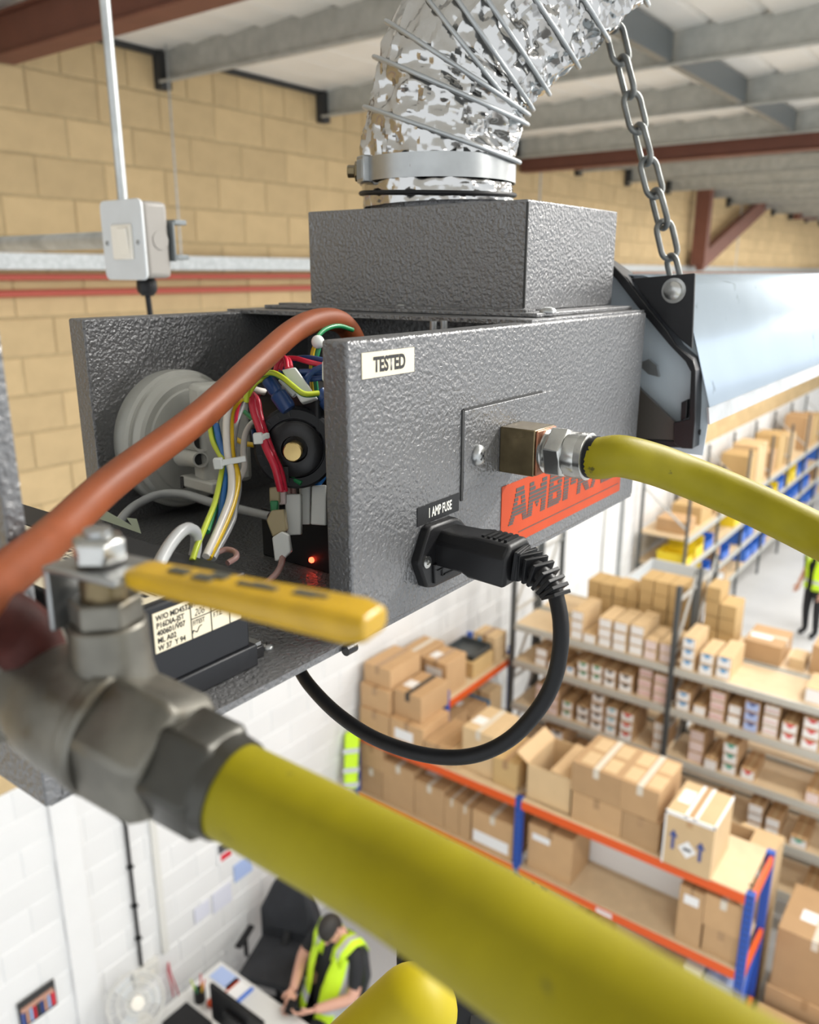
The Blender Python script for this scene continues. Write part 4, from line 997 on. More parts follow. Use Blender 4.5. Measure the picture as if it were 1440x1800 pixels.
ORD = ['first', 'second', 'third', 'fourth', 'fifth', 'sixth', 'seventh', 'eighth', 'ninth', 'tenth', 'eleventh', 'twelfth']
def stackpos(i, n):
    if n == 1: return 'standing alone'
    if n == 2: return ('bottom', 'top')[i] + ' of two'
    return ('lowest' if i == 0 else 'topmost' if i == n-1 else '%s up' % ORD[i])

# ---------------------------------------------------------------- grey long-span shelving (two runs back to back)
GX0, GX1, GX2 = 7.2, 7.76, 8.36
LEV = [.52, 1.03, 1.52, 2.04, 2.47]
GY = [.5, 2.257, 4.0]
gs = thing('grey_shelving', 'long grey metal shelving with many small white-ended cartons', 'shelving', (GX0+.3, 2.2, 0))
gs2 = thing('grey_shelving', 'rear grey shelving run backing onto the small-carton shelves, holding brown box piles', 'shelving', (GX1+.3, 2.2, 0))
for par, a, b in ((gs, GX0, GX1), (gs2, GX1+.04, GX2)):
    for z in LEV:
        for y0, y1 in ((GY[0]-1.7, GY[0]), (GY[0], GY[1]), (GY[1], GY[2])):
            MB().box(a+.02, b-.02, y0+.02, y1-.02, z-.022, z).build('shelf_board', m_board, par)
            for xx in (a, b-.025):
                if xx == a or z == LEV[-1]:
                    k = MB(); k.box(xx, xx+.025, y0+.025, y1-.025, z-.065, z+.006); k.box(xx-.006, xx, y0+.025, y1-.025, z-.05, z-.03); k.build('shelf_beam', m_edge, par)
    for y in [GY[0]-1.7] + GY:
        for xx in (a+.0, b-.05):
            MB().box(xx-.008, xx+.042, y-.022, y+.022, 0, 3.30).build('upright', m_rgy, par)
        for i, z in enumerate((.2, 1.0, 1.8, 2.6, 3.15)):
            z2 = z if i == 4 else z+.7
            MB().bar((a+.03, y, z), (b-.03, y, z), .02, .03).build('brace', m_brace, par)
            if i < 4: MB().bar((a+.03, y, z), (b-.03, y, z2), .02, .03).build('brace', m_brace, par)
def small_stacks(level, bay, data, hgt, name_lv):
    z = LEV[level]
    for c_, (xa, xb, n, m, end, chev, desc) in enumerate(data):
        ya, yb = y_at(xb, GX0+.02, z), y_at(xa, GX0+.02, z)
        g_ = (yb-ya)*.06
        dep = random.uniform(.36, .44); dx = random.uniform(.0, .04)
        for i in range(n):
            jx = random.uniform(-.008, .008)
            carton('%s, %s, %s column, %s grey shelf, %s bay' % (desc, stackpos(i, n), ORD[c_], name_lv, bay),
                GX0+.036+dx+jx, GX0+.036+dx+jx+dep, ya+g_, yb-g_, z+i*hgt+.0005, z+(i+1)*hgt-.005, m, 'x', end, chev, group='small cartons on the grey shelves', lines=2 if 'striped' in desc else 0, name='small_carton', tm=m_card2)
W_, K_ = m_paper, m_pinkp
PL = 'plain white-ended small carton'; BL = 'white-ended carton with blue chevron'; BK = 'white-ended carton with black chevron'; RD = 'white-ended carton with red chevron'; GN = 'white-ended carton with green chevron'; PK = 'pink-ended small carton'
small_stacks(4, 'left', [(999,1022,3,m_card2,W_,None,PL),(1022,1046,1,m_card2,W_,None,PL),(1047,1072,3,m_card2,W_,None,PL),(1073,1099,3,m_card2,W_,None,PL),(1100,1127,3,m_card2,W_,None,PL),(1128,1152,2,m_card2,K_,None,PK),(1153,1178,2,m_card2,K_,None,PK)], .105, 'top')
small_stacks(4, 'right', [(1192,1218,3,m_card2,W_,'blue',BL),(1224,1251,2,m_card2,W_,'blue',BL),(1252,1281,2,m_card2,W_,'blue',BL)], .112, 'top')
small_stacks(3, 'left', [(936,958,2,m_card,W_,None,PL),(960,984,1,m_card,W_,None,PL),(989,1008,1,m_card,W_,'blue',BL),(1011,1033,2,m_card,W_,'green',GN),(1034,1056,2,m_card,W_,'green',GN),(1057,1080,2,m_card,W_,'black',BK),(1083,1109,2,m_card,W_,'black',BK),(1115,1142,3,m_card,K_,None,'pink striped small carton'),(1144,1171,3,m_card,K_,None,'pink striped small carton')], .105, 'second')
small_stacks(3, 'right', [(1184,1211,2,m_card,W_,'blue',BL),(1214,1239,1,m_card,W_,None,PL),(1242,1271,3,m_card,K_,None,'pink striped small carton'),(1273,1299,2,m_card,W_,None,PL),(1302,1331,3,m_card,PRINT['paleblue'],'navy','pale blue carton with dark chevron'),(1334,1365,3,m_card,W_,None,'white striped small carton'),(1368,1399,2,m_card,W_,'red',RD),(1403,1438,3,m_card,W_,'red',RD)], .105, 'second')
small_stacks(2, 'left', [(936,957,3,m_card,K_,None,PK),(958,979,3,m_card,K_,None,PK),(982,1003,2,m_card,W_,'green',GN),(1008,1032,2,m_card,W_,'black',BK),(1034,1058,4,m_card,W_,'black',BK),(1059,1082,3,m_card,W_,'cyan','white-ended carton with cyan chevron'),(1085,1111,3,m_card,W_,'red',RD),(1142,1168,3,m_card,W_,None,PL)], .105, 'third')
small_stacks(2, 'right', [(1203,1232,3,m_card,K_,None,PK),(1234,1260,1,m_card,W_,None,PL),(1263,1292,3,m_card,W_,'teal',GN),(1296,1324,1,m_card,W_,'red',RD),(1411,1440,1,m_card,K_,None,PK)], .115, 'third')
small_stacks(1, 'left', [(938,959,2,m_card,W_,'black',BK),(962,987,3,m_card,W_,'black',BK),(989,1010,1,m_card,W_,'red',RD),(1028,1053,1,m_card,K_,None,PK)], .11, 'fourth')
small_stacks(1, 'right', [(1241,1268,1,m_card,W_,None,PL),(1308,1337,3,m_card,W_,None,PL),(1339,1367,2,m_card,W_,None,PL),(1384,1418,1,m_card,W_,'teal',GN)], .1, 'fourth')
small_stacks(0, 'right', [(1291,1316,1,m_card,W_,'navy','white-ended carton with navy crest'),(1404,1434,1,m_card,W_,'navy','white-ended carton with navy crest')], .12, 'lowest')
z = LEV[4]
a, b = y_at(1445, 7.3, z), y_at(1414, 7.3, z)
carton('pale carton alone at the right frame edge on the top grey shelf', 7.28, 7.62, a, b, z, z+.14, m_card2, None, m_paper)
# rear run: brown piles
def pile(xa, ncol, wd, heights, bh, X, dep, desc):
    y1 = y_at(xa, X, LEV[4])
    for c_ in range(ncol):
        for i in range(heights[c_]):
            jx = random.uniform(-.018, .018)
            carton('tan carton in the %s, %s row up, %s column' % (desc, ORD[i], ORD[c_]), X+jx, X+jx+dep, y1-(c_+1)*wd+.006, y1-c_*wd-.006, LEV[4]+.0005+i*bh, LEV[4]+(i+1)*bh-.006, m_card3, None, group='tan cartons piled on top of the rear shelving')
pile(1029, 4, .145, [3,3,3,3], .145, 7.86, .3, 'left pile on rear shelving')
pile(1118, 4, .155, [4,4,4,4], .15, 7.84, .32, 'tall right pile on rear shelving')
pile(1229, 2, .17, [4,3], .15, 8.0, .3, 'end pile beside the rear upright')
a, b = y_at(1385, 7.9, LEV[4]), y_at(1285, 7.9, LEV[4])
carton('wide brown carton with white sheets on the rear top shelf', 7.84, 8.3, a+.06, b-.12, LEV[4], LEV[4]+.2, m_card, 'y', top_label=True, tm=m_tapew)
a, b = y_at(1415, 7.95, LEV[4]), y_at(1388, 7.95, LEV[4])
carton('small low brown carton on the rear top shelf right of the wide one', 7.9, 8.15, a, b, LEV[4], LEV[4]+.1, m_card2, None)
a, b = y_at(1475, 7.95, LEV[4]), y_at(1424, 7.95, LEV[4])
carton('tall brown carton cut by the right frame edge on the rear top shelf', 7.9, 8.2, a, b, LEV[4], LEV[4]+.28, m_card, 'x')

# ---------------------------------------------------------------- blue and orange racks
def rack(name, lb, X0, X1, ys, zs, top, boards=True, along='y'):
    t = thing(name, lb, 'rack', ((X0+X1)/2 if along == 'y' else (ys[0]+ys[-1])/2, (ys[0]+ys[-1])/2 if along == 'y' else (X0+X1)/2, 0))
    def B(a0, a1, b0, b1, z0, z1, nm, m):
        k = MB()
        if along == 'y': k.box(a0, a1, b0, b1, z0, z1)
        else: k.box(b0, b1, a0, a1, z0, z1)
        return k.build(nm, m, t)
    for y in ys:
        for xx in (X0, X1-.055):
            B(xx, xx+.055, y-.03, y+.03, 0, top, 'upright', m_rbl)
        for z in (.25, 1.0, top-.12): B(X0+.05, X1-.05, y-.012, y+.012, z, z+.03, 'brace', m_rbl)
        pts = [(X0+.03, y, .28), (X1-.03, y, .98)]
        if along != 'y': pts = [(p[1], p[0], p[2]) for p in pts]
        MB().bar(pts[0], pts[1], .02, .03).build('brace', m_rbl, t)
    for y0, y1 in zip(ys, ys[1:]):
        for z in zs:
            B(X0-.004, X0+.045, y0+.03, y1-.03, z-.075, z, 'beam', m_ror); B(X1-.045, X1+.004, y0+.03, y1-.03, z-.075, z, 'beam', m_ror)
            B(X0+.004, X1-.004, y0+.03, y1-.03, z-.001, z+.014, 'shelf_board', m_board)
    return t
AX0, AX1 = 5.39, 6.0
AZ = [.42, 1.10, 1.78]
fr = rack('pallet_rack', 'blue and orange boltless rack in front with large brown cartons', AX0, AX1, [.97, 2.87, 4.70], AZ, 1.80)
# end beams of the near frame, hole columns on the two visible uprights
for y in (.97,):
    for z in AZ: MB().box(AX0+.055, AX1-.055, y-.03, y+.0, z-.075, z).build('end_beam', m_ror, fr)
for y in (.97, 2.87):
    k = MB()
    for i in range(34):
        for dy in (-.012, .012): k.box(AX0-.0012, AX0+.001, y+dy-.004, y+dy+.004, .06+i*.055, .085+i*.055)
    k.build('slot_holes', m_flash, fr)
MB().box(AX0-.006, AX0-.003, y_at(1076, AX0, 1.06)-.0, y_at(1048, AX0, 1.06), 1.035, 1.09).build('bay_sticker', m_pinkp, fr)
tag(MB().box(AX0+.455, AX0+.465, 1.01, 2.83, 1.1145, 1.69).build('back_panel', m_paper), 'white sheet closing the back of the empty rack bay', 'panel')
def fbox(lb, xa, xb, lvl, h0, h1, dx=.03, dep=.5, **kw):
    z = AZ[lvl]+.015
    X = AX0+dx; ya, yb = y_at(xb, X, z+h0), y_at(xa, X, z+h0)
    return carton(lb, X, X+dep, ya, yb, z+h0+.0005, z+h1, **kw)
fbox('open-flapped brown carton at the blue upright on the upper orange level', 922, 1002, 2, 0, .33, dx=.06, flaps=True, m=m_card2)
MBX = m_card
q = fbox('brown carton, lower left of the two-by-two stack on the front rack', 1003, 1090, 2, 0, .26, tape='x')
fbox('brown carton, lower right of the two-by-two stack on the front rack', 1091, 1156, 2, 0, .26, tape='x')
for a, b, lb in ((1000, 1084, 'brown carton with printed lid, upper left of the two-by-two stack'), (1085, 1151, 'brown carton with pale taped lid, upper right of the two-by-two stack')):
    c_ = fbox(lb, a+3, b+4, 2, .262, .53, tape='x', m=m_card, tm=m_tapew)
    o = org(c_)
    for sx in (-1, 1):
        for sy in (-1, 1): MB().box(o.x+sx*.12-.09, o.x+sx*.12+.09, o.y+sy*.095-.055, o.y+sy*.095+.055, AZ[2]+.545, AZ[2]+.5465).build('lid_print', m_card2, c_)
# tall pale carton with arrows
z = AZ[2]+.015; X = AX0-.03
ya, yb = y_at(1247, X, z), y_at(1162, X, z)
ac = carton('tall pale carton with two blue arrows and white tape on the front rack', X, X+.46, ya, yb, z+.001, z+.46, m_card2, 'x', tm=m_card)
w_ = yb-ya; zt_ = z+.46
for dy in (-.035, .035): MB().box(X-.002, X+.462, (ya+yb)/2+dy-.012, (ya+yb)/2+dy+.012, zt_, zt_+.002).build('tape', m_paper, ac)
MB().box(X-.002, X+.46, ya-.001, ya+.012, zt_-.02, zt_+.002).build('edge_tape', m_paper, ac)
MB().box(X-.002, X+.012, ya, yb, zt_-.025, zt_+.002).build('edge_tape', m_paper, ac); MB().box(X-.002, X+.001, yb-.012, yb+.001, z, zt_).build('edge_tape', m_paper, ac)
MB().box(X+.16, X+.34, (ya+yb)/2+.06, yb-.03, zt_, zt_+.0015).build('paper_label', m_paper, ac)
for fy, fz in ((.80, .0), (.24, -.02)):
    yc = ya+w_*fy; zc_ = z+.23+fz
    MB().prism([(X-.002, yc-.012, zc_-.08), (X-.002, yc+.012, zc_-.08), (X-.002, yc+.012, zc_+.03), (X-.002, yc+.035, zc_+.03), (X-.002, yc, zc_+.09), (X-.002, yc-.035, zc_+.03), (X-.002, yc-.012, zc_+.03)], (-.001,0,0)).build('arrow', PRINT['navy'], ac)
yc = ya+w_*.50; zc_ = z+.19
MB().prism([(X-.002, yc, zc_-.075), (X-.002, yc+.07, zc_), (X-.002, yc, zc_+.075), (X-.002, yc-.07, zc_)], (-.001,0,0)).build('diamond_label', m_paper, ac)
MB().box(X-.0045, X-.003, yc-.03, yc+.03, zc_-.012, zc_+.012).build('diamond_print', PRINT['black'], ac)
fbox('tan carton left of the blue upright on the upper orange level', 866, 908, 2, 0, .26, dx=.07, dep=.45, m=m_card3)
fbox('tall brown carton with clear-taped lid on the upper level, left bay', 812, 866, 2, 0, .42, dx=.10, dep=.45, m=m_card2, tm=m_tapew, top_label=True)
# lower level, right bay
fbox('brown carton with white label standing right of the blue upright, lower level', 926, 1002, 1, 0, .44, dx=.06, dep=.38, side_label=(.1,.5,.68,.82), m=m_card)
fbox('narrow brown carton with white label at the near end of the lower level', 1186, 1228, 1, 0, .5, dep=.41, side_label=(.2,.8,.72,.88))
fbox('brown carton under another at the near end of the lower level', 1232, 1306, 1, 0, .24, dx=.04, dep=.40)
fbox('brown carton on top of another at the near end of the lower level', 1234, 1306, 1, .241, .52, dx=.03, dep=.41, tm=m_tapew)
# lower level, left bay
for i, (xa, xb, h, lb, sl, tl) in enumerate(((632,672,.30,'brown carton at the wall end of the lower orange level',None,False),(673,728,.46,'tall brown carton, second from the wall on the lower level',None,False),(729,780,.40,'brown carton with white sheet on its lid, lower level left bay',None,True),(781,806,.36,'slim brown carton standing on edge in the lower left bay',None,False),(807,826,.35,'narrow pale carton standing on edge in the lower left bay',None,False),(829,900,.36,'carton with large white printed patch left of the blue upright',(.04,.9,.1,.42),False))):
    fbox(lb, xa, xb, 1, 0, h, side_label=sl, top_label=tl, tm=m_tapew)
fbox('brown carton on the wall end carton of the lower orange level', 634, 673, 1, .302, .56)
# bottom level seen under the lower beam
fbox('flat white and brown box under the lower orange beam', 1000, 1040, 0, 0, .42, m=m_card, end=None, top_label=True)
fbox('white-topped box under the lower beam near the pink sticker', 1192, 1222, 0, 0, .46, m=m_paper, tape=None)
fbox('box with blue and white lid under the lower beam near its end', 1226, 1280, 0, 0, .44, m=PRINT['paleblue'], tape=None)
# cluster at the wall: on the upper level left bay and the wall rack behind
WR_Y0, WR_Y1, WZ = 4.07, 4.68, 2.0
wr = rack('pallet_rack', 'short blue and orange rack against the white wall behind the front rack', WR_Y0, WR_Y1, [6.08, 7.0 + .38], [.6, 1.3, WZ], 2.12, along='x')
def ubox(lb, xa, xb, ya_, yb_, z0, z1, **kw): return carton(lb, xa, xb, ya_, yb_, z0, z1, **kw)
U = AZ[2]+.016
ubox('brown carton at the foot of the wall corner pile', 5.42, 5.80, 4.30, 4.66, U, U+.26, side_label=None)
ubox('brown carton with white label in the middle of the wall corner pile', 5.42, 5.85, 3.90, 4.285, U, U+.27, side_label=(.15,.7,.3,.7))
ubox('long low carton on the left of the upper orange level', 5.42, 5.92, 3.60, 3.885, U, U+.17)
ubox('long narrow carton beside the low one on the upper orange level', 5.44, 5.92, 3.52, 3.592, U, U+.17, m=m_card2)
ubox('brown carton second in the pile against the white wall', 5.45, 5.84, 4.32, 4.67, U+.262, U+.50)
ubox('carton with white label on its lid, in front on the wall corner pile', 5.50, 5.95, 3.98, 4.30, U+.272, U+.53, top_label=True, tm=m_flash)
ubox('top carton of the pile against the white wall', 5.50, 5.98, 4.34, 4.68, U+.502, U+.70)
Wt = WZ+.016
ubox('carton with blue printed sheets facing out on the wall rack', 6.12, 6.48, 4.12, 4.40, Wt, Wt+.36, end=None, side_label=(.1,.8,.2,.8), top_label=True)
ubox('brown carton behind, touching the wall on the wall rack', 6.12, 6.52, 4.42, 4.68, Wt, Wt+.38, tm=m_tapew)
ubox('long low carton under the dark tray on the wall rack', 6.62, 7.02, 4.12, 4.50, Wt, Wt+.17, m=m_card3)
tr = thing('plastic_tray', 'dark grey plastic tray resting on a low carton on the wall rack', 'tray', (6.85, 4.34, Wt+.171))
k = MB(); k.box(6.66, 7.04, 4.16, 4.52, Wt+.171, Wt+.18); k.build('tray_floor', m_rgy, tr)
for a in ((6.66,6.67,4.16,4.52),(7.03,7.04,4.16,4.52),(6.66,7.04,4.16,4.17),(6.66,7.04,4.51,4.52)): MB().box(*a, Wt+.171, Wt+.23).build('tray_side', m_rgy, tr)
bp_ = ubox('carton with blue prints at the end of the wall rack', 7.06, 7.3, 4.12, 4.4, Wt, Wt+.30, m=m_card2)
for i in range(3): MB().box(7.058, 7.06, 4.16+i*.07, 4.20+i*.07, Wt+.05+.06*i, Wt+.14+.06*i).build('blue_print', PRINT['blue'], bp_)
# under the wall rack top
ubox('carton with blue printed end, on the lower level of the wall rack', 6.2, 6.5, 4.1, 4.42, 1.32, 1.72, side_label=(.2,.8,.2,.8))
ubox('brown carton in the middle of the lower wall rack level', 6.55, 6.9, 4.1, 4.45, 1.32, 1.62, top_label=True)
bb = ubox('blue and brown carton at the end of the lower wall rack level', 6.95, 7.2, 4.1, 4.4, 1.32, 1.7, m=m_card2)
MB().box(6.948, 6.95, 4.1, 4.4, 1.34, 1.62).build('blue_print', PRINT['blue'], bb)
# floor cartons at the lower right
ubox('big brown carton with clear window sheet standing on the floor right of the rack', 5.95, 6.55, .30, .84, .62, 1.18, tm=m_tapew, top_label=True)
ubox('big brown carton under the one with the window sheet', 5.93, 6.55, .28, .86, .001, .618)
ubox('low brown carton on the floor in front at the lower right', 5.15, 5.85, .22, .88, .001, .50, tm=m_card)
ubox('brown carton cut by the right frame edge at the lower right', 5.98, 6.5, -.30, .25, .001, .95)
ubox('brown carton cut by the lower right frame corner', 5.2, 5.8, -.36, .18, .001, .45)
ubox('tall brown carton behind the rack end with open lid', 6.10, 6.42, .98, 1.45, .001, 1.62, flaps=True, m=m_card2)
ubox('flat folded carton leaning behind the rack end', 6.5, 6.72, 1.0, 1.35, .001, 1.45, m=m_card2, tape=None)

# ---------------------------------------------------------------- hanging hi-vis vest at the rack end by the wall
hv = thing('hanging_vest', 'hi-vis vest hanging on the rack end by the white wall', 'vest', P(614, 1388, t=8.03))
px_ = [P(x, y, t=7.93) for x, y in ((606,1290),(618,1286),(632,1292),(630,1330),(628,1388),(604,1390),(605,1330))]
MB().prism(px_, fw*.07).build('vest_cloth', m_hivis, hv, bevel=.02)
for y in (1318, 1352, 1378): MB().prism([P(x, yy, t=7.92) for x, yy in ((603,y),(631,y-3),(631,y+5),(603,y+8))], fw*.09).build('reflective_band', m_refltape, hv)

# ---------------------------------------------------------------- far shelving along the wall
ws = thing('wall_shelving', 'long far shelving along the white wall with blue bins and cartons', 'shelving', (16, 4.25, 0))
FY0, FY1 = 3.86, 4.66
for z in (.55, 1.05, 1.55, 2.05):
    MB().box(12.5, 24, FY0+.02, FY1, z-.03, z).build('shelf_board', m_board, ws)
    MB().box(12.5, 24, FY0, FY0+.02, z-.08, z+.01).build('shelf_beam', m_edge, ws)
for i in range(8):
    x = 12.5 + i*1.65
    for y in (FY0+.0, FY1-.04): MB().box(x-.025, x+.025, y, y+.04, 0, 2.95).build('upright', m_rgy, ws)
    MB().bar((x, FY0+.03, 2.2), (x, FY1-.03, 2.8), .02, .03).build('brace', m_brace, ws)
cl2 = ['brown', 'tan', 'pale']
for i, (x, w_, h) in enumerate(((12.7,.45,.22),(13.4,.6,.30),(14.25,.5,.5),(14.85,.5,.42),(16.0,.6,.72),(16.7,.7,.8),(17.7,.55,.5),(18.4,.6,.75),(19.2,.7,.6),(20.9,.7,.8),(21.7,.6,.7),(22.6,.6,.6))):
    carton('%s carton on top of the far wall shelving, %s from the near end' % (cl2[i % 3], ORD[i]), x, x+w_, FY0+.1, FY0+.6, 2.052, 2.052+h, (m_card, m_card3, m_card2)[i % 3], 'y', group='cartons on top of the far shelving')
cnt = {}; ORD2 = ORD + ['thirteenth', 'fourteenth', 'fifteenth', 'sixteenth', 'seventeenth', 'eighteenth', 'nineteenth', 'twentieth']
for li, z in enumerate((.55, 1.05, 1.55)):
    for j in range(19):
        x = 12.56 + (j//3)*1.65 + (j%3)*.53
        rr_ = random.random()
        if rr_ < .25: continue
        col, m = (('blue', m_bluebin) if rr_ < .72 else ('yellow', m_yelbin) if rr_ < .8 else ('brown', m_card))
        if x < 13.5: col, m = (('yellow', m_yelbin) if rr_ > .55 else ('brown', m_card))
        h = random.uniform(.2, .34); nm = 'storage_bin' if col != 'brown' else 'carton'
        lvl = ('lowest', 'middle', 'upper')[li]; cnt[col, li] = cnt.get((col, li), -1) + 1; od = ORD2[cnt[col, li]]
        if nm == 'carton':
            carton('%s brown carton from the near end on the %s far shelf' % (od, lvl), x, x+.4, FY0+.06, FY0+.5, z+.001, z+h, m_card, 'y', group='cartons among the far bins'); continue
        t = thing('storage_bin', '%s %s plastic bin from the near end on the %s far shelf' % (od, col, lvl), 'bin', (x+.2, FY0+.25, z), 'plastic bins on the far shelves')
        k = MB(); w2 = .008
        k.box(x, x+.42, FY0+.04, FY0+.5, z+.001, z+.012); k.box(x, x+w2, FY0+.04, FY0+.5, z+.012, z+h); k.box(x+.42-w2, x+.42, FY0+.04, FY0+.5, z+.012, z+h); k.box(x, x+.42, FY0+.5-w2, FY0+.5, z+.012, z+h); k.box(x, x+.42, FY0+.04, FY0+.04+w2, z+.012, z+h*.6)
        k.build('bin_body', m, t); MB().box(x-.006, x+.426, FY0+.49, FY0+.51, z+h-.02, z+h).build('bin_rim', m, t)
# white wire cage behind the rear shelving
wc = thing('wire_crate', 'pale grey crate standing behind the tan carton piles', 'crate', (9.3, 3.1, 0))
xa_, xb_ = 8.9, 9.8; ya_, yb_ = 2.55, 3.45
for q in ((xa_,xa_+.02,ya_,yb_),(xb_-.02,xb_,ya_,yb_),(xa_,xb_,ya_,ya_+.02),(xa_,xb_,yb_-.02,yb_)): MB().box(*q, .0, 2.6).build('crate_side', m_switchbox, wc)
MB().box(xa_-.006, xa_, ya_+.12, yb_-.35, 2.33, 2.46).build('crate_window', mat('grey_green_window', (.28,.36,.30), .3), wc)
MB().box(xa_+.02, xb_-.02, ya_+.02, yb_-.02, 2.35, 2.38).build('crate_floor', m_switchbox, wc)

# ================================================================ DESK CORNER
dk = thing('office_desk', 'pale grey desk by the white wall at the bottom of the picture', 'desk', (2.9, 3.7, 0))
DZ = .74
MB().box(2.3, 3.385, 2.9, 4.45, DZ-.028, DZ).build('desk_top', m_desk, dk, bevel=.004)
for x, y in ((2.35,2.95),(3.33,2.95),(2.35,4.40),(3.33,4.40)): MB().box(x-.025, x+.025, y-.025, y+.025, 0, DZ-.028).build('leg', m_brace, dk)
mo = thing('monitor', 'black flat monitor seen from behind on the desk', 'monitor', (2.95, 3.74, DZ))
MB().box(2.94, 2.972, 3.47, 4.02, DZ+.08, DZ+.40).build('screen', m_black, mo, bevel=.006)
MB().box(2.90, 2.945, 3.66, 3.84, DZ+.14, DZ+.30).build('rear_cover', m_black, mo, bevel=.01)
MB().box(2.905, 2.935, 3.71, 3.78, DZ+.01, DZ+.2).build('stem', m_black, mo)
MB().box(2.83, 3.05, 3.6, 3.9, DZ, DZ+.012).build('foot', m_black, mo, bevel=.004)
def flat(lb, name, cat, x0, y0, x1, y1, m, h=.002, z=DZ):
    a = P(x0, y0, Z=z); b = P(x1, y1, Z=z)
    return tag(MB().box(min(a.x,b.x), max(a.x,b.x), min(a.y,b.y), max(a.y,b.y), z+.0005, z+h).build(name, m), lb, cat)
flat('pale blue paper folder lying on the desk corner', 'paper_folder', 'folder', 390, 1698, 402, 1742, PRINT['paleblue'], .004)
sh_ = thing('ring_sheet', 'white sheet with blue and orange bars on the desk beside the folder', 'sheet', P(420, 1735, Z=DZ))
a, b = P(403, 1738, Z=DZ), P(438, 1735, Z=DZ)
MB().box(3.13, 3.35, 4.02, 4.22, DZ+.0005, DZ+.004).build('sheet', m_paper, sh_)
MB().box(3.13, 3.35, 4.02, 4.045, DZ+.004, DZ+.02).build('blue_bar', m_bluebin, sh_); MB().box(3.14, 3.34, 4.17, 4.185, DZ+.004, DZ+.008).build('orange_bar', m_orange, sh_)
bxl = P(345, 1782, Z=DZ+.1)
tag(MB().box(bxl.x-.20, bxl.x+.03, bxl.y-.15, bxl.y+.15, DZ+.001, DZ+.10).build('document_tray', m_black, bevel=.01), 'low black box on the desk left of the monitor', 'box')
pc = thing('pen_pot', 'dark pen pot with red, green and yellow pens on the desk', 'pen pot', P(352, 1758, Z=DZ))
o = org(pc); MB().cyl(o, o+Vector((0,0,.1)), .045, n=16).build('pot', m_black, pc, smooth=40)
for i, (c_, dx, dy) in enumerate((('red',.03,.02),('lime',-.02,.03),('yellow',.0,-.03),('green',-.03,-.01),('red',.02,-.02))):
    MB().cyl(o+Vector((dx*.5,dy*.5,.02)), o+Vector((dx*1.6,dy*1.6,.19)), .006, n=6).build('pen', WIRE[c_], pc)
o = P(371, 1764, Z=DZ+.03); tag(MB().ball(o+Vector((0,0,.006)), .034, nu=14, nv=8).build('tape_roll', m_orange, smooth=60), 'round red object on the desk beside the pen pot', 'object')
rw = thing('red_lead', 'thin red cords hanging on the wall above the desk', 'cord', P(303, 1750, Y=WY-.03))
for dx in (0, .05): MB().tube(spline([P(296, 1692, Y=WY-.03), P(296+dx*80, 1710, Y=WY-.04), P(302+dx*150, 1735, Y=WY-.05), P(305+dx*200, 1752, Y=WY-.06)], 5), .006, 6).build('cord', WIRE['red'], rw, smooth=60)
# fan
fn = thing('desk_fan', 'white desk fan with round wire grille at the bottom left', 'fan', P(238, 1790, Z=DZ))
fc = P(240, 1762, t=6.0); fax = (CAM + Vector((1.2, 0, -2.0)) - fc).normalized()
fo = org(fn)
MB().lathe((fc.x, fc.y+.02, DZ), (fc.x, fc.y+.02, 2), [(0,.11),(.015,.11),(.03,.03),(.10,.02)], 24).build('stand', m_whitepl, fn, smooth=40)
MB().lathe(fc-fax*.10, fc+fax, [(0,.03),(.02,.055),(.08,.06),(.09,.05)], 20).build('motor', m_whitepl, fn, smooth=40)
u_ = fax.orthogonal().normalized(); v_ = fax.cross(u_)
for r, dd in ((.20,0),(.20,-.05),(.14,.028),(.08,.045)):
    MB().tube([fc+fax*dd+(u_*math.cos(2*math.pi*i/40)+v_*math.sin(2*math.pi*i/40))*r for i in range(40)], .005, 6, closed=True).build('grille_ring', m_whitepl, fn, smooth=60)
for i in range(28):
    d_ = u_*math.cos(2*math.pi*i/28)+v_*math.sin(2*math.pi*i/28)
    MB().tube([fc+fax*-.05+d_*.2, fc+d_*.2, fc+fax*.028+d_*.14, fc+fax*.045+d_*.05], .0022, 5).build('grille_wire', m_whitepl, fn)
for i in range(3):
    d_ = u_*math.cos(2*math.pi*i/3)+v_*math.sin(2*math.pi*i/3); e_ = fax.cross(d_)
    MB().prism([fc+d_*.02-e_*.02, fc+d_*.17-e_*.07, fc+d_*.17+e_*.05, fc+d_*.02+e_*.03], fax*.004+e_*.002).build('blade', m_switchbox, fn)
MB().lathe(fc+fax*.03, fc+fax, [(0,.05),(.018,.05),(.022,.03)], 20).build('badge', m_rocker, fn, smooth=40)
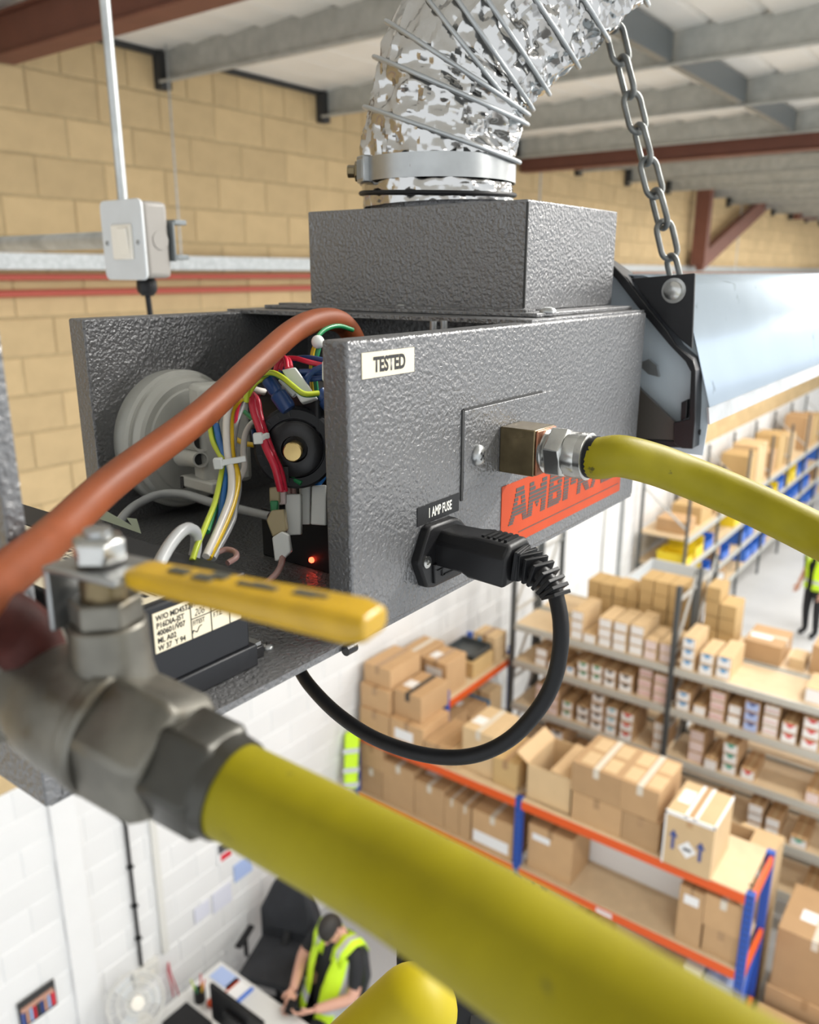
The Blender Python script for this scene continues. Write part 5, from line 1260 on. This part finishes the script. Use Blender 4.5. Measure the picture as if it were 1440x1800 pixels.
# chairs
def chair(lb, x, y, rz, jacket=False):
    t = thing('office_chair', lb, 'chair', (x, y, 0))
    c_, s_ = math.cos(rz), math.sin(rz)
    def T(p): return Vector((x + p[0]*c_ - p[1]*s_, y + p[0]*s_ + p[1]*c_, p[2]))
    for i in range(5):
        a = 2*math.pi*i/5; MB().bar(T((0,0,.09)), T((.3*math.cos(a), .3*math.sin(a), .06)), .04, .035).build('base_leg', m_black, t)
        MB().ball(T((.3*math.cos(a), .3*math.sin(a), .03)), .03, nu=10, nv=6).build('castor', m_black, t, smooth=60)
    MB().cyl(T((0,0,.08)), T((0,0,.44)), .028, n=12).build('gas_column', m_blacksteel, t, smooth=40)
    MB().obox(T((0,0,.48)), T((.25,0,0))-T((0,0,0)), T((0,.25,0))-T((0,0,0)), (0,0,.04)).build('seat', m_chairf, t, bevel=.035, seg=3)
    bk_ = [(-.27+.0*u, yy, zz) for u, yy, zz in ((0,-.19,.60),(0,.19,.60),(0,.22,.80),(0,.16,.98),(0,.06,1.05),(0,-.06,1.05),(0,-.16,.98),(0,-.22,.80))]
    MB().prism([T((p[0]-(p[2]-.6)*.16, p[1], p[2])) for p in bk_], T((.07,0,0))-T((0,0,0))).build('backrest', m_chairf, t, bevel=.025, seg=3)
    MB().bar(T((-.1,0,.46)), T((-.27,0,.66)), .06, .02).build('back_arm', m_black, t)
    for sy in (-1, 1):
        MB().bar(T((-.12,sy*.29,.67)), T((.13,sy*.29,.67)), .06, .03).build('armrest', m_black, t, bevel=.008)
        MB().bar(T((0,sy*.29,.46)), T((0,sy*.29,.66)), .03, .025, (1,0,0)).build('arm_post', m_black, t)
    if jacket:
        pts = [T((-.20-(z-.6)*.16+dx, yy, z)) for yy, z, dx in ((-.27,.40,-.05),(.27,.40,-.05),(.27,.75,0),(.16,1.0,0),(.05,1.12,0),(-.05,1.12,0),(-.16,1.0,0),(-.27,.75,0))]
        MB().prism(pts, T((-.14,0,0))-T((0,0,0))).build('draped_jacket', m_chairf, t, bevel=.04, seg=3)
    return t
chair('black office chair draped with a dark jacket beside the desk', 3.83, 4.27, math.pi + .35, True)

# ================================================================ PEOPLE
def figure(name, lb, loc, rz, J, E, head, vest_c, sleeve='elbow', hands=(), phone=None, gap=.42):
    t = thing(name, lb, 'person', loc)
    Rz = Matrix.Rotation(rz, 4, 'Z')
    names = list(J); idx = {n_: i for i, n_ in enumerate(names)}
    me = bpy.data.meshes.new('sk'); me.from_pydata([J[n_][0] for n_ in names], [(idx[a], idx[b]) for a, b in E], [])
    ob = bpy.data.objects.new('sk', me); C.objects.link(ob)
    sk = ob.modifiers.new('s', 'SKIN'); sk.use_smooth_shade = True
    for i, n_ in enumerate(names):
        r = J[n_][1]; me.skin_vertices[0].data[i].radius = r if isinstance(r, tuple) else (r, r)
        me.skin_vertices[0].data[i].use_root = (n_ == 'pelvis')
    su = ob.modifiers.new('u', 'SUBSURF'); su.levels = 2
    dg = bpy.context.evaluated_depsgraph_get(); ev = ob.evaluated_get(dg).to_mesh()
    k = MB(); k.add([v.co.copy() for v in ev.vertices], [list(p.vertices) for p in ev.polygons])
    segs = [(Vector(J[a][0]), Vector(J[b][0]), a, b) for a, b in E]
    mi = []
    for p in k.f:
        c_ = sum((k.v[i] for i in p), Vector((0,0,0)))/len(p); best = None
        for a, b, na, nb in segs:
            ab = b-a; u = max(0, min(1, (c_-a).dot(ab)/ab.length_squared)); d_ = (c_-a-ab*u).length
            if best is None or d_ < best[0]: best = (d_, na, nb, u)
        _, na, nb, u = best; key = na+' '+nb
        if 'wrist' in key or 'hand' in key: m_ = 0
        elif 'elbow' in key: m_ = 1 if (u < .75 or sleeve == 'long') else 0
        elif 'neck' in key and 'head' in key: m_ = 0
        elif 'knee' in key or 'ankle' in key or 'hip' in key or 'toe' in key: m_ = 1
        else: m_ = 1
        mi.append(m_)
    k.mi = mi
    bpy.data.objects.remove(ob)
    # head: skull, jaw, nose, ears, in the same surface object
    hc, hf = Vector(head[0]), Vector(head[1]).normalized(); hl_ = Vector((0,1,0)); hu = hf.cross(hl_).normalized()
    hl_ = hu.cross(hf)
    def hp_(f_, l_, u_2): return hc + hf*f_ + hl_*l_ + hu*u_2
    def skull(sc_, test=None):
        b = MB().ball((0,0,0), 1, nu=24, nv=16); vs = []
        for v in b.v:
            w2 = 1 - .22*max(0, -v.z); f2 = v.x*(1.0 if v.x > 0 else 1.05)
            vs.append(hp_(f2*.098*sc_*(1-.10*max(0,-v.z)), v.y*.077*sc_*w2, v.z*.122*sc_))
        fs = b.f if not test else [f for f in b.f if test(sum((b.v[i] for i in f), Vector((0,0,0)))/len(f))]
        return vs, fs
    k.cur = 0
    k.add(*skull(1.0))
    k.add([hp_(.090,-.012,.02), hp_(.090,.012,.02), hp_(.122,0,-.022), hp_(.092,-.017,-.03), hp_(.092,.017,-.03)], [(0,1,2),(0,2,3),(1,4,2),(3,2,4)])
    for s_ in (-1, 1):
        k.ball(hp_(-.005, s_*.078, -.005), .018, .012, .03, 10, 8)
    k.cur = 2
    for s_ in (-1, 1): k.ball(hp_(.088, s_*.032, .012), .011, .011, .008, 8, 6)
    k.ball(hp_(.088, 0, -.058), .01, .02, .006, 8, 6)
    k.cur = 0
    for wn, dirs, pal in hands:
        w0 = Vector(J[wn][0]); pd = Vector(dirs).normalized(); sdv = Vector(pal).normalized(); nn = pd.cross(sdv)
        k.obox(w0+pd*.05, pd*.05, sdv*.040, nn*.014)
        for i in range(4):
            f0 = w0 + pd*.095 + sdv*(-.03+.02*i); ln = (.062,.075,.08,.068)[i]
            k.tube([f0, f0+pd*ln*.5+nn*.006, f0+pd*ln*.85+nn*.026, f0+pd*ln*.9+nn*.045], [.009,.0088,.008,.007], 8)
        k.tube([w0+pd*.03+sdv*.035, w0+pd*.06+sdv*.058+nn*.01, w0+pd*.09+sdv*.055+nn*.03], [.012,.010,.008], 8)
    def put(mb, nm, m, par=t, **kw):
        mb.v = [Rz @ v + Vector(loc) for v in mb.v]; return mb.build(nm, m, par, **kw)
    body = put(k, 'body', [m_skin, m_cloth, m_hair], smooth=60)
    hv_, hf_ = skull(1.07, lambda c_: c_.z > .28 or (c_.x < -.05 and c_.z > -.35) or (c_.x < .15 and c_.z > .12))
    put(MB().add(hv_, hf_), 'hair', m_hair, body, smooth=60)
    # vest: shell around the trunk, open in front
    k = MB(); rows = 10; cols = 40; spine = [Vector(q) for q in vest_c['spine']]; 
    for j in range(rows+1):
        u = j/rows; sp_ = u*(len(spine)-1); i = min(int(sp_), len(spine)-2); c_ = spine[i].lerp(spine[i+1], sp_-i)
        ax_ = vest_c['ax'][i]*(1-(sp_-i)) + vest_c['ax'][i+1]*(sp_-i); ay = vest_c['ay'][i]*(1-(sp_-i)) + vest_c['ay'][i+1]*(sp_-i)
        for q in range(cols+1):
            th = gap*(.35+.65*u if u > .5 else .6) ; a = th + (2*math.pi-2*th)*q/cols
            n_ = 1 + .03*noise.noise(Vector((a*2, u*5, 1)))
            k.v.append(c_ + Vector((math.cos(a)*ax_*n_, math.sin(a)*ay*n_, 0)))
    for j in range(rows):
        for q in range(cols):
            b0 = j*(cols+1)+q; k.f.append((b0, b0+1, b0+cols+2, b0+cols+1))
            band = j in (2,) or q in (5, 6, cols-6, cols-7)
            k.mi.append(1 if band else 0)
    o = put(k, 'hi_vis_vest', [m_hivis, m_refltape], body, smooth=70)
    so2 = o.modifiers.new('t', 'SOLIDIFY'); so2.thickness = .008; so2.offset = 1
    # shoulder pieces
    for s_ in (-1, 1):
        pts = [Vector(q) for q in vest_c['strap']]; pts = [Vector((p.x, p.y*s_, p.z)) for p in pts]
        k = MB(); n_ = len(pts)
        for i, p in enumerate(pts):
            wv = vest_c['sw'][i]; k.v += [p+Vector((0,-wv,0)), p+Vector((0,-wv*.3,.008)), p+Vector((0,wv*.3,.008)), p+Vector((0,wv,-.012))]
        for i in range(n_-1):
            for q in range(3):
                k.f.append((i*4+q, (i+1)*4+q, (i+1)*4+q+1, i*4+q+1)); k.mi.append(1 if q == 1 else 0)
        o = put(k, 'vest_shoulder', [m_hivis, m_refltape], body, smooth=70)
        so2 = o.modifiers.new('t', 'SOLIDIFY'); so2.thickness = .012; so2.offset = 0
    return t
seat = {
 'pelvis': ((.02,0,.56), (.155,.125)), 'waist': ((-.05,0,.75), (.145,.115)), 'chest': ((-.13,0,.99), (.175,.13)), 'neck': ((-.15,0,1.16), .062), 'head': ((-.11,0,1.22), .057),
 'lsh': ((-.14,.21,1.09), .072), 'lelbow': ((-.01,.30,.84), .052), 'lwrist': ((.25,.13,.80), .034),
 'rsh': ((-.14,-.21,1.09), .072), 'relbow': ((-.01,-.30,.84), .052), 'rwrist': ((.25,-.11,.80), .034),
 'lhip': ((.06,.10,.54), .10), 'lknee': ((.46,.13,.55), .075), 'lankle': ((.48,.13,.12), .05), 'ltoe': ((.62,.13,.05), .045),
 'rhip': ((.06,-.10,.54), .10), 'rknee': ((.46,-.13,.55), .075), 'rankle': ((.48,-.13,.12), .05), 'rtoe': ((.62,-.13,.05), .045)}
EDG = [('pelvis','waist'),('waist','chest'),('chest','neck'),('neck','head'),('chest','lsh'),('lsh','lelbow'),('lelbow','lwrist'),('chest','rsh'),('rsh','relbow'),('relbow','rwrist'),
 ('pelvis','lhip'),('lhip','lknee'),('lknee','lankle'),('lankle','ltoe'),('pelvis','rhip'),('rhip','rknee'),('rknee','rankle'),('rankle','rtoe')]
hw_ = P(581, 1632, Z=1.26); prz = math.pi - .12
hd_l = Vector((-.055, 0, 1.26)); hd_w = Matrix.Rotation(prz, 3, 'Z') @ hd_l
ploc = Vector((hw_.x-hd_w.x, hw_.y-hd_w.y, 0))
VEST = dict(spine=[(.02,0,.54),(-.05,0,.75),(-.10,0,.94),(-.135,0,1.08)], ax=[.20,.18,.175,.13], ay=[.235,.215,.22,.205],
    strap=[(-.005,.105,1.03),(-.04,.115,1.12),(-.13,.13,1.18),(-.23,.125,1.14),(-.28,.12,1.03)], sw=[.055,.065,.075,.075,.07])
figure('person', 'seated person in hi-vis vest and black t-shirt looking down at a phone', ploc, prz, seat, EDG, ((-.055,0,1.26),(.74,.22,-.66)), VEST, hands=(('lwrist',(.7,-.5,-.1),(.2,.6,.7)),('rwrist',(.7,.5,-.1),(.2,-.6,.7))))
pw = Matrix.Rotation(prz, 3, 'Z') @ Vector((.36, .01, .83)) + ploc
ph = tag(MB().obox(pw, (.04,.01,.03), (-.01,.035,0), (-.004,-.001,.006)).build('phone', m_black, bevel=.004), 'small dark phone held in the seated person\'s hands', 'phone')
chair('black office chair under the seated person', ploc.x-.02, ploc.y, prz)
stand = {
 'pelvis': ((0,0,.95), (.15,.11)), 'waist': ((.0,0,1.12), (.14,.10)), 'chest': ((.02,0,1.34), (.165,.12)), 'neck': ((.03,0,1.50), .06), 'head': ((.04,0,1.58), .055),
 'lsh': ((.02,.19,1.42), .068), 'lelbow': ((-.02,.26,1.14), .048), 'lwrist': ((.12,.25,.92), .032),
 'rsh': ((.02,-.19,1.42), .068), 'relbow': ((-.02,-.26,1.14), .048), 'rwrist': ((.12,-.25,.92), .032),
 'lhip': ((0,.10,.92), .10), 'lknee': ((.02,.11,.50), .07), 'lankle': ((-.02,.11,.09), .05), 'ltoe': ((.12,.12,.045), .045),
 'rhip': ((0,-.10,.92), .10), 'rknee': ((.02,-.11,.50), .07), 'rankle': ((-.02,-.11,.09), .05), 'rtoe': ((.12,-.12,.045), .045)}
q = P(1438, 1005, Z=1.2)
figure('person', 'standing person in hi-vis vest cut by the right frame edge in the far aisle', Vector((q.x, q.y, 0)), 2.6, stand, EDG, ((.05,0,1.665),(1,0,-.1)),
    dict(spine=[(0,0,.90),(0,0,1.10),(.01,0,1.30),(.02,0,1.42)], ax=[.16,.155,.16,.12], ay=[.205,.195,.205,.19], strap=[(.13,.105,1.38),(.11,.115,1.46),(.03,.13,1.50),(-.06,.125,1.47),(-.11,.12,1.38)], sw=[.055,.065,.075,.075,.07]),
    hands=(('lwrist',(.3,0,-1),(.9,.2,.2)),('rwrist',(.3,0,-1),(.9,-.2,.2))))
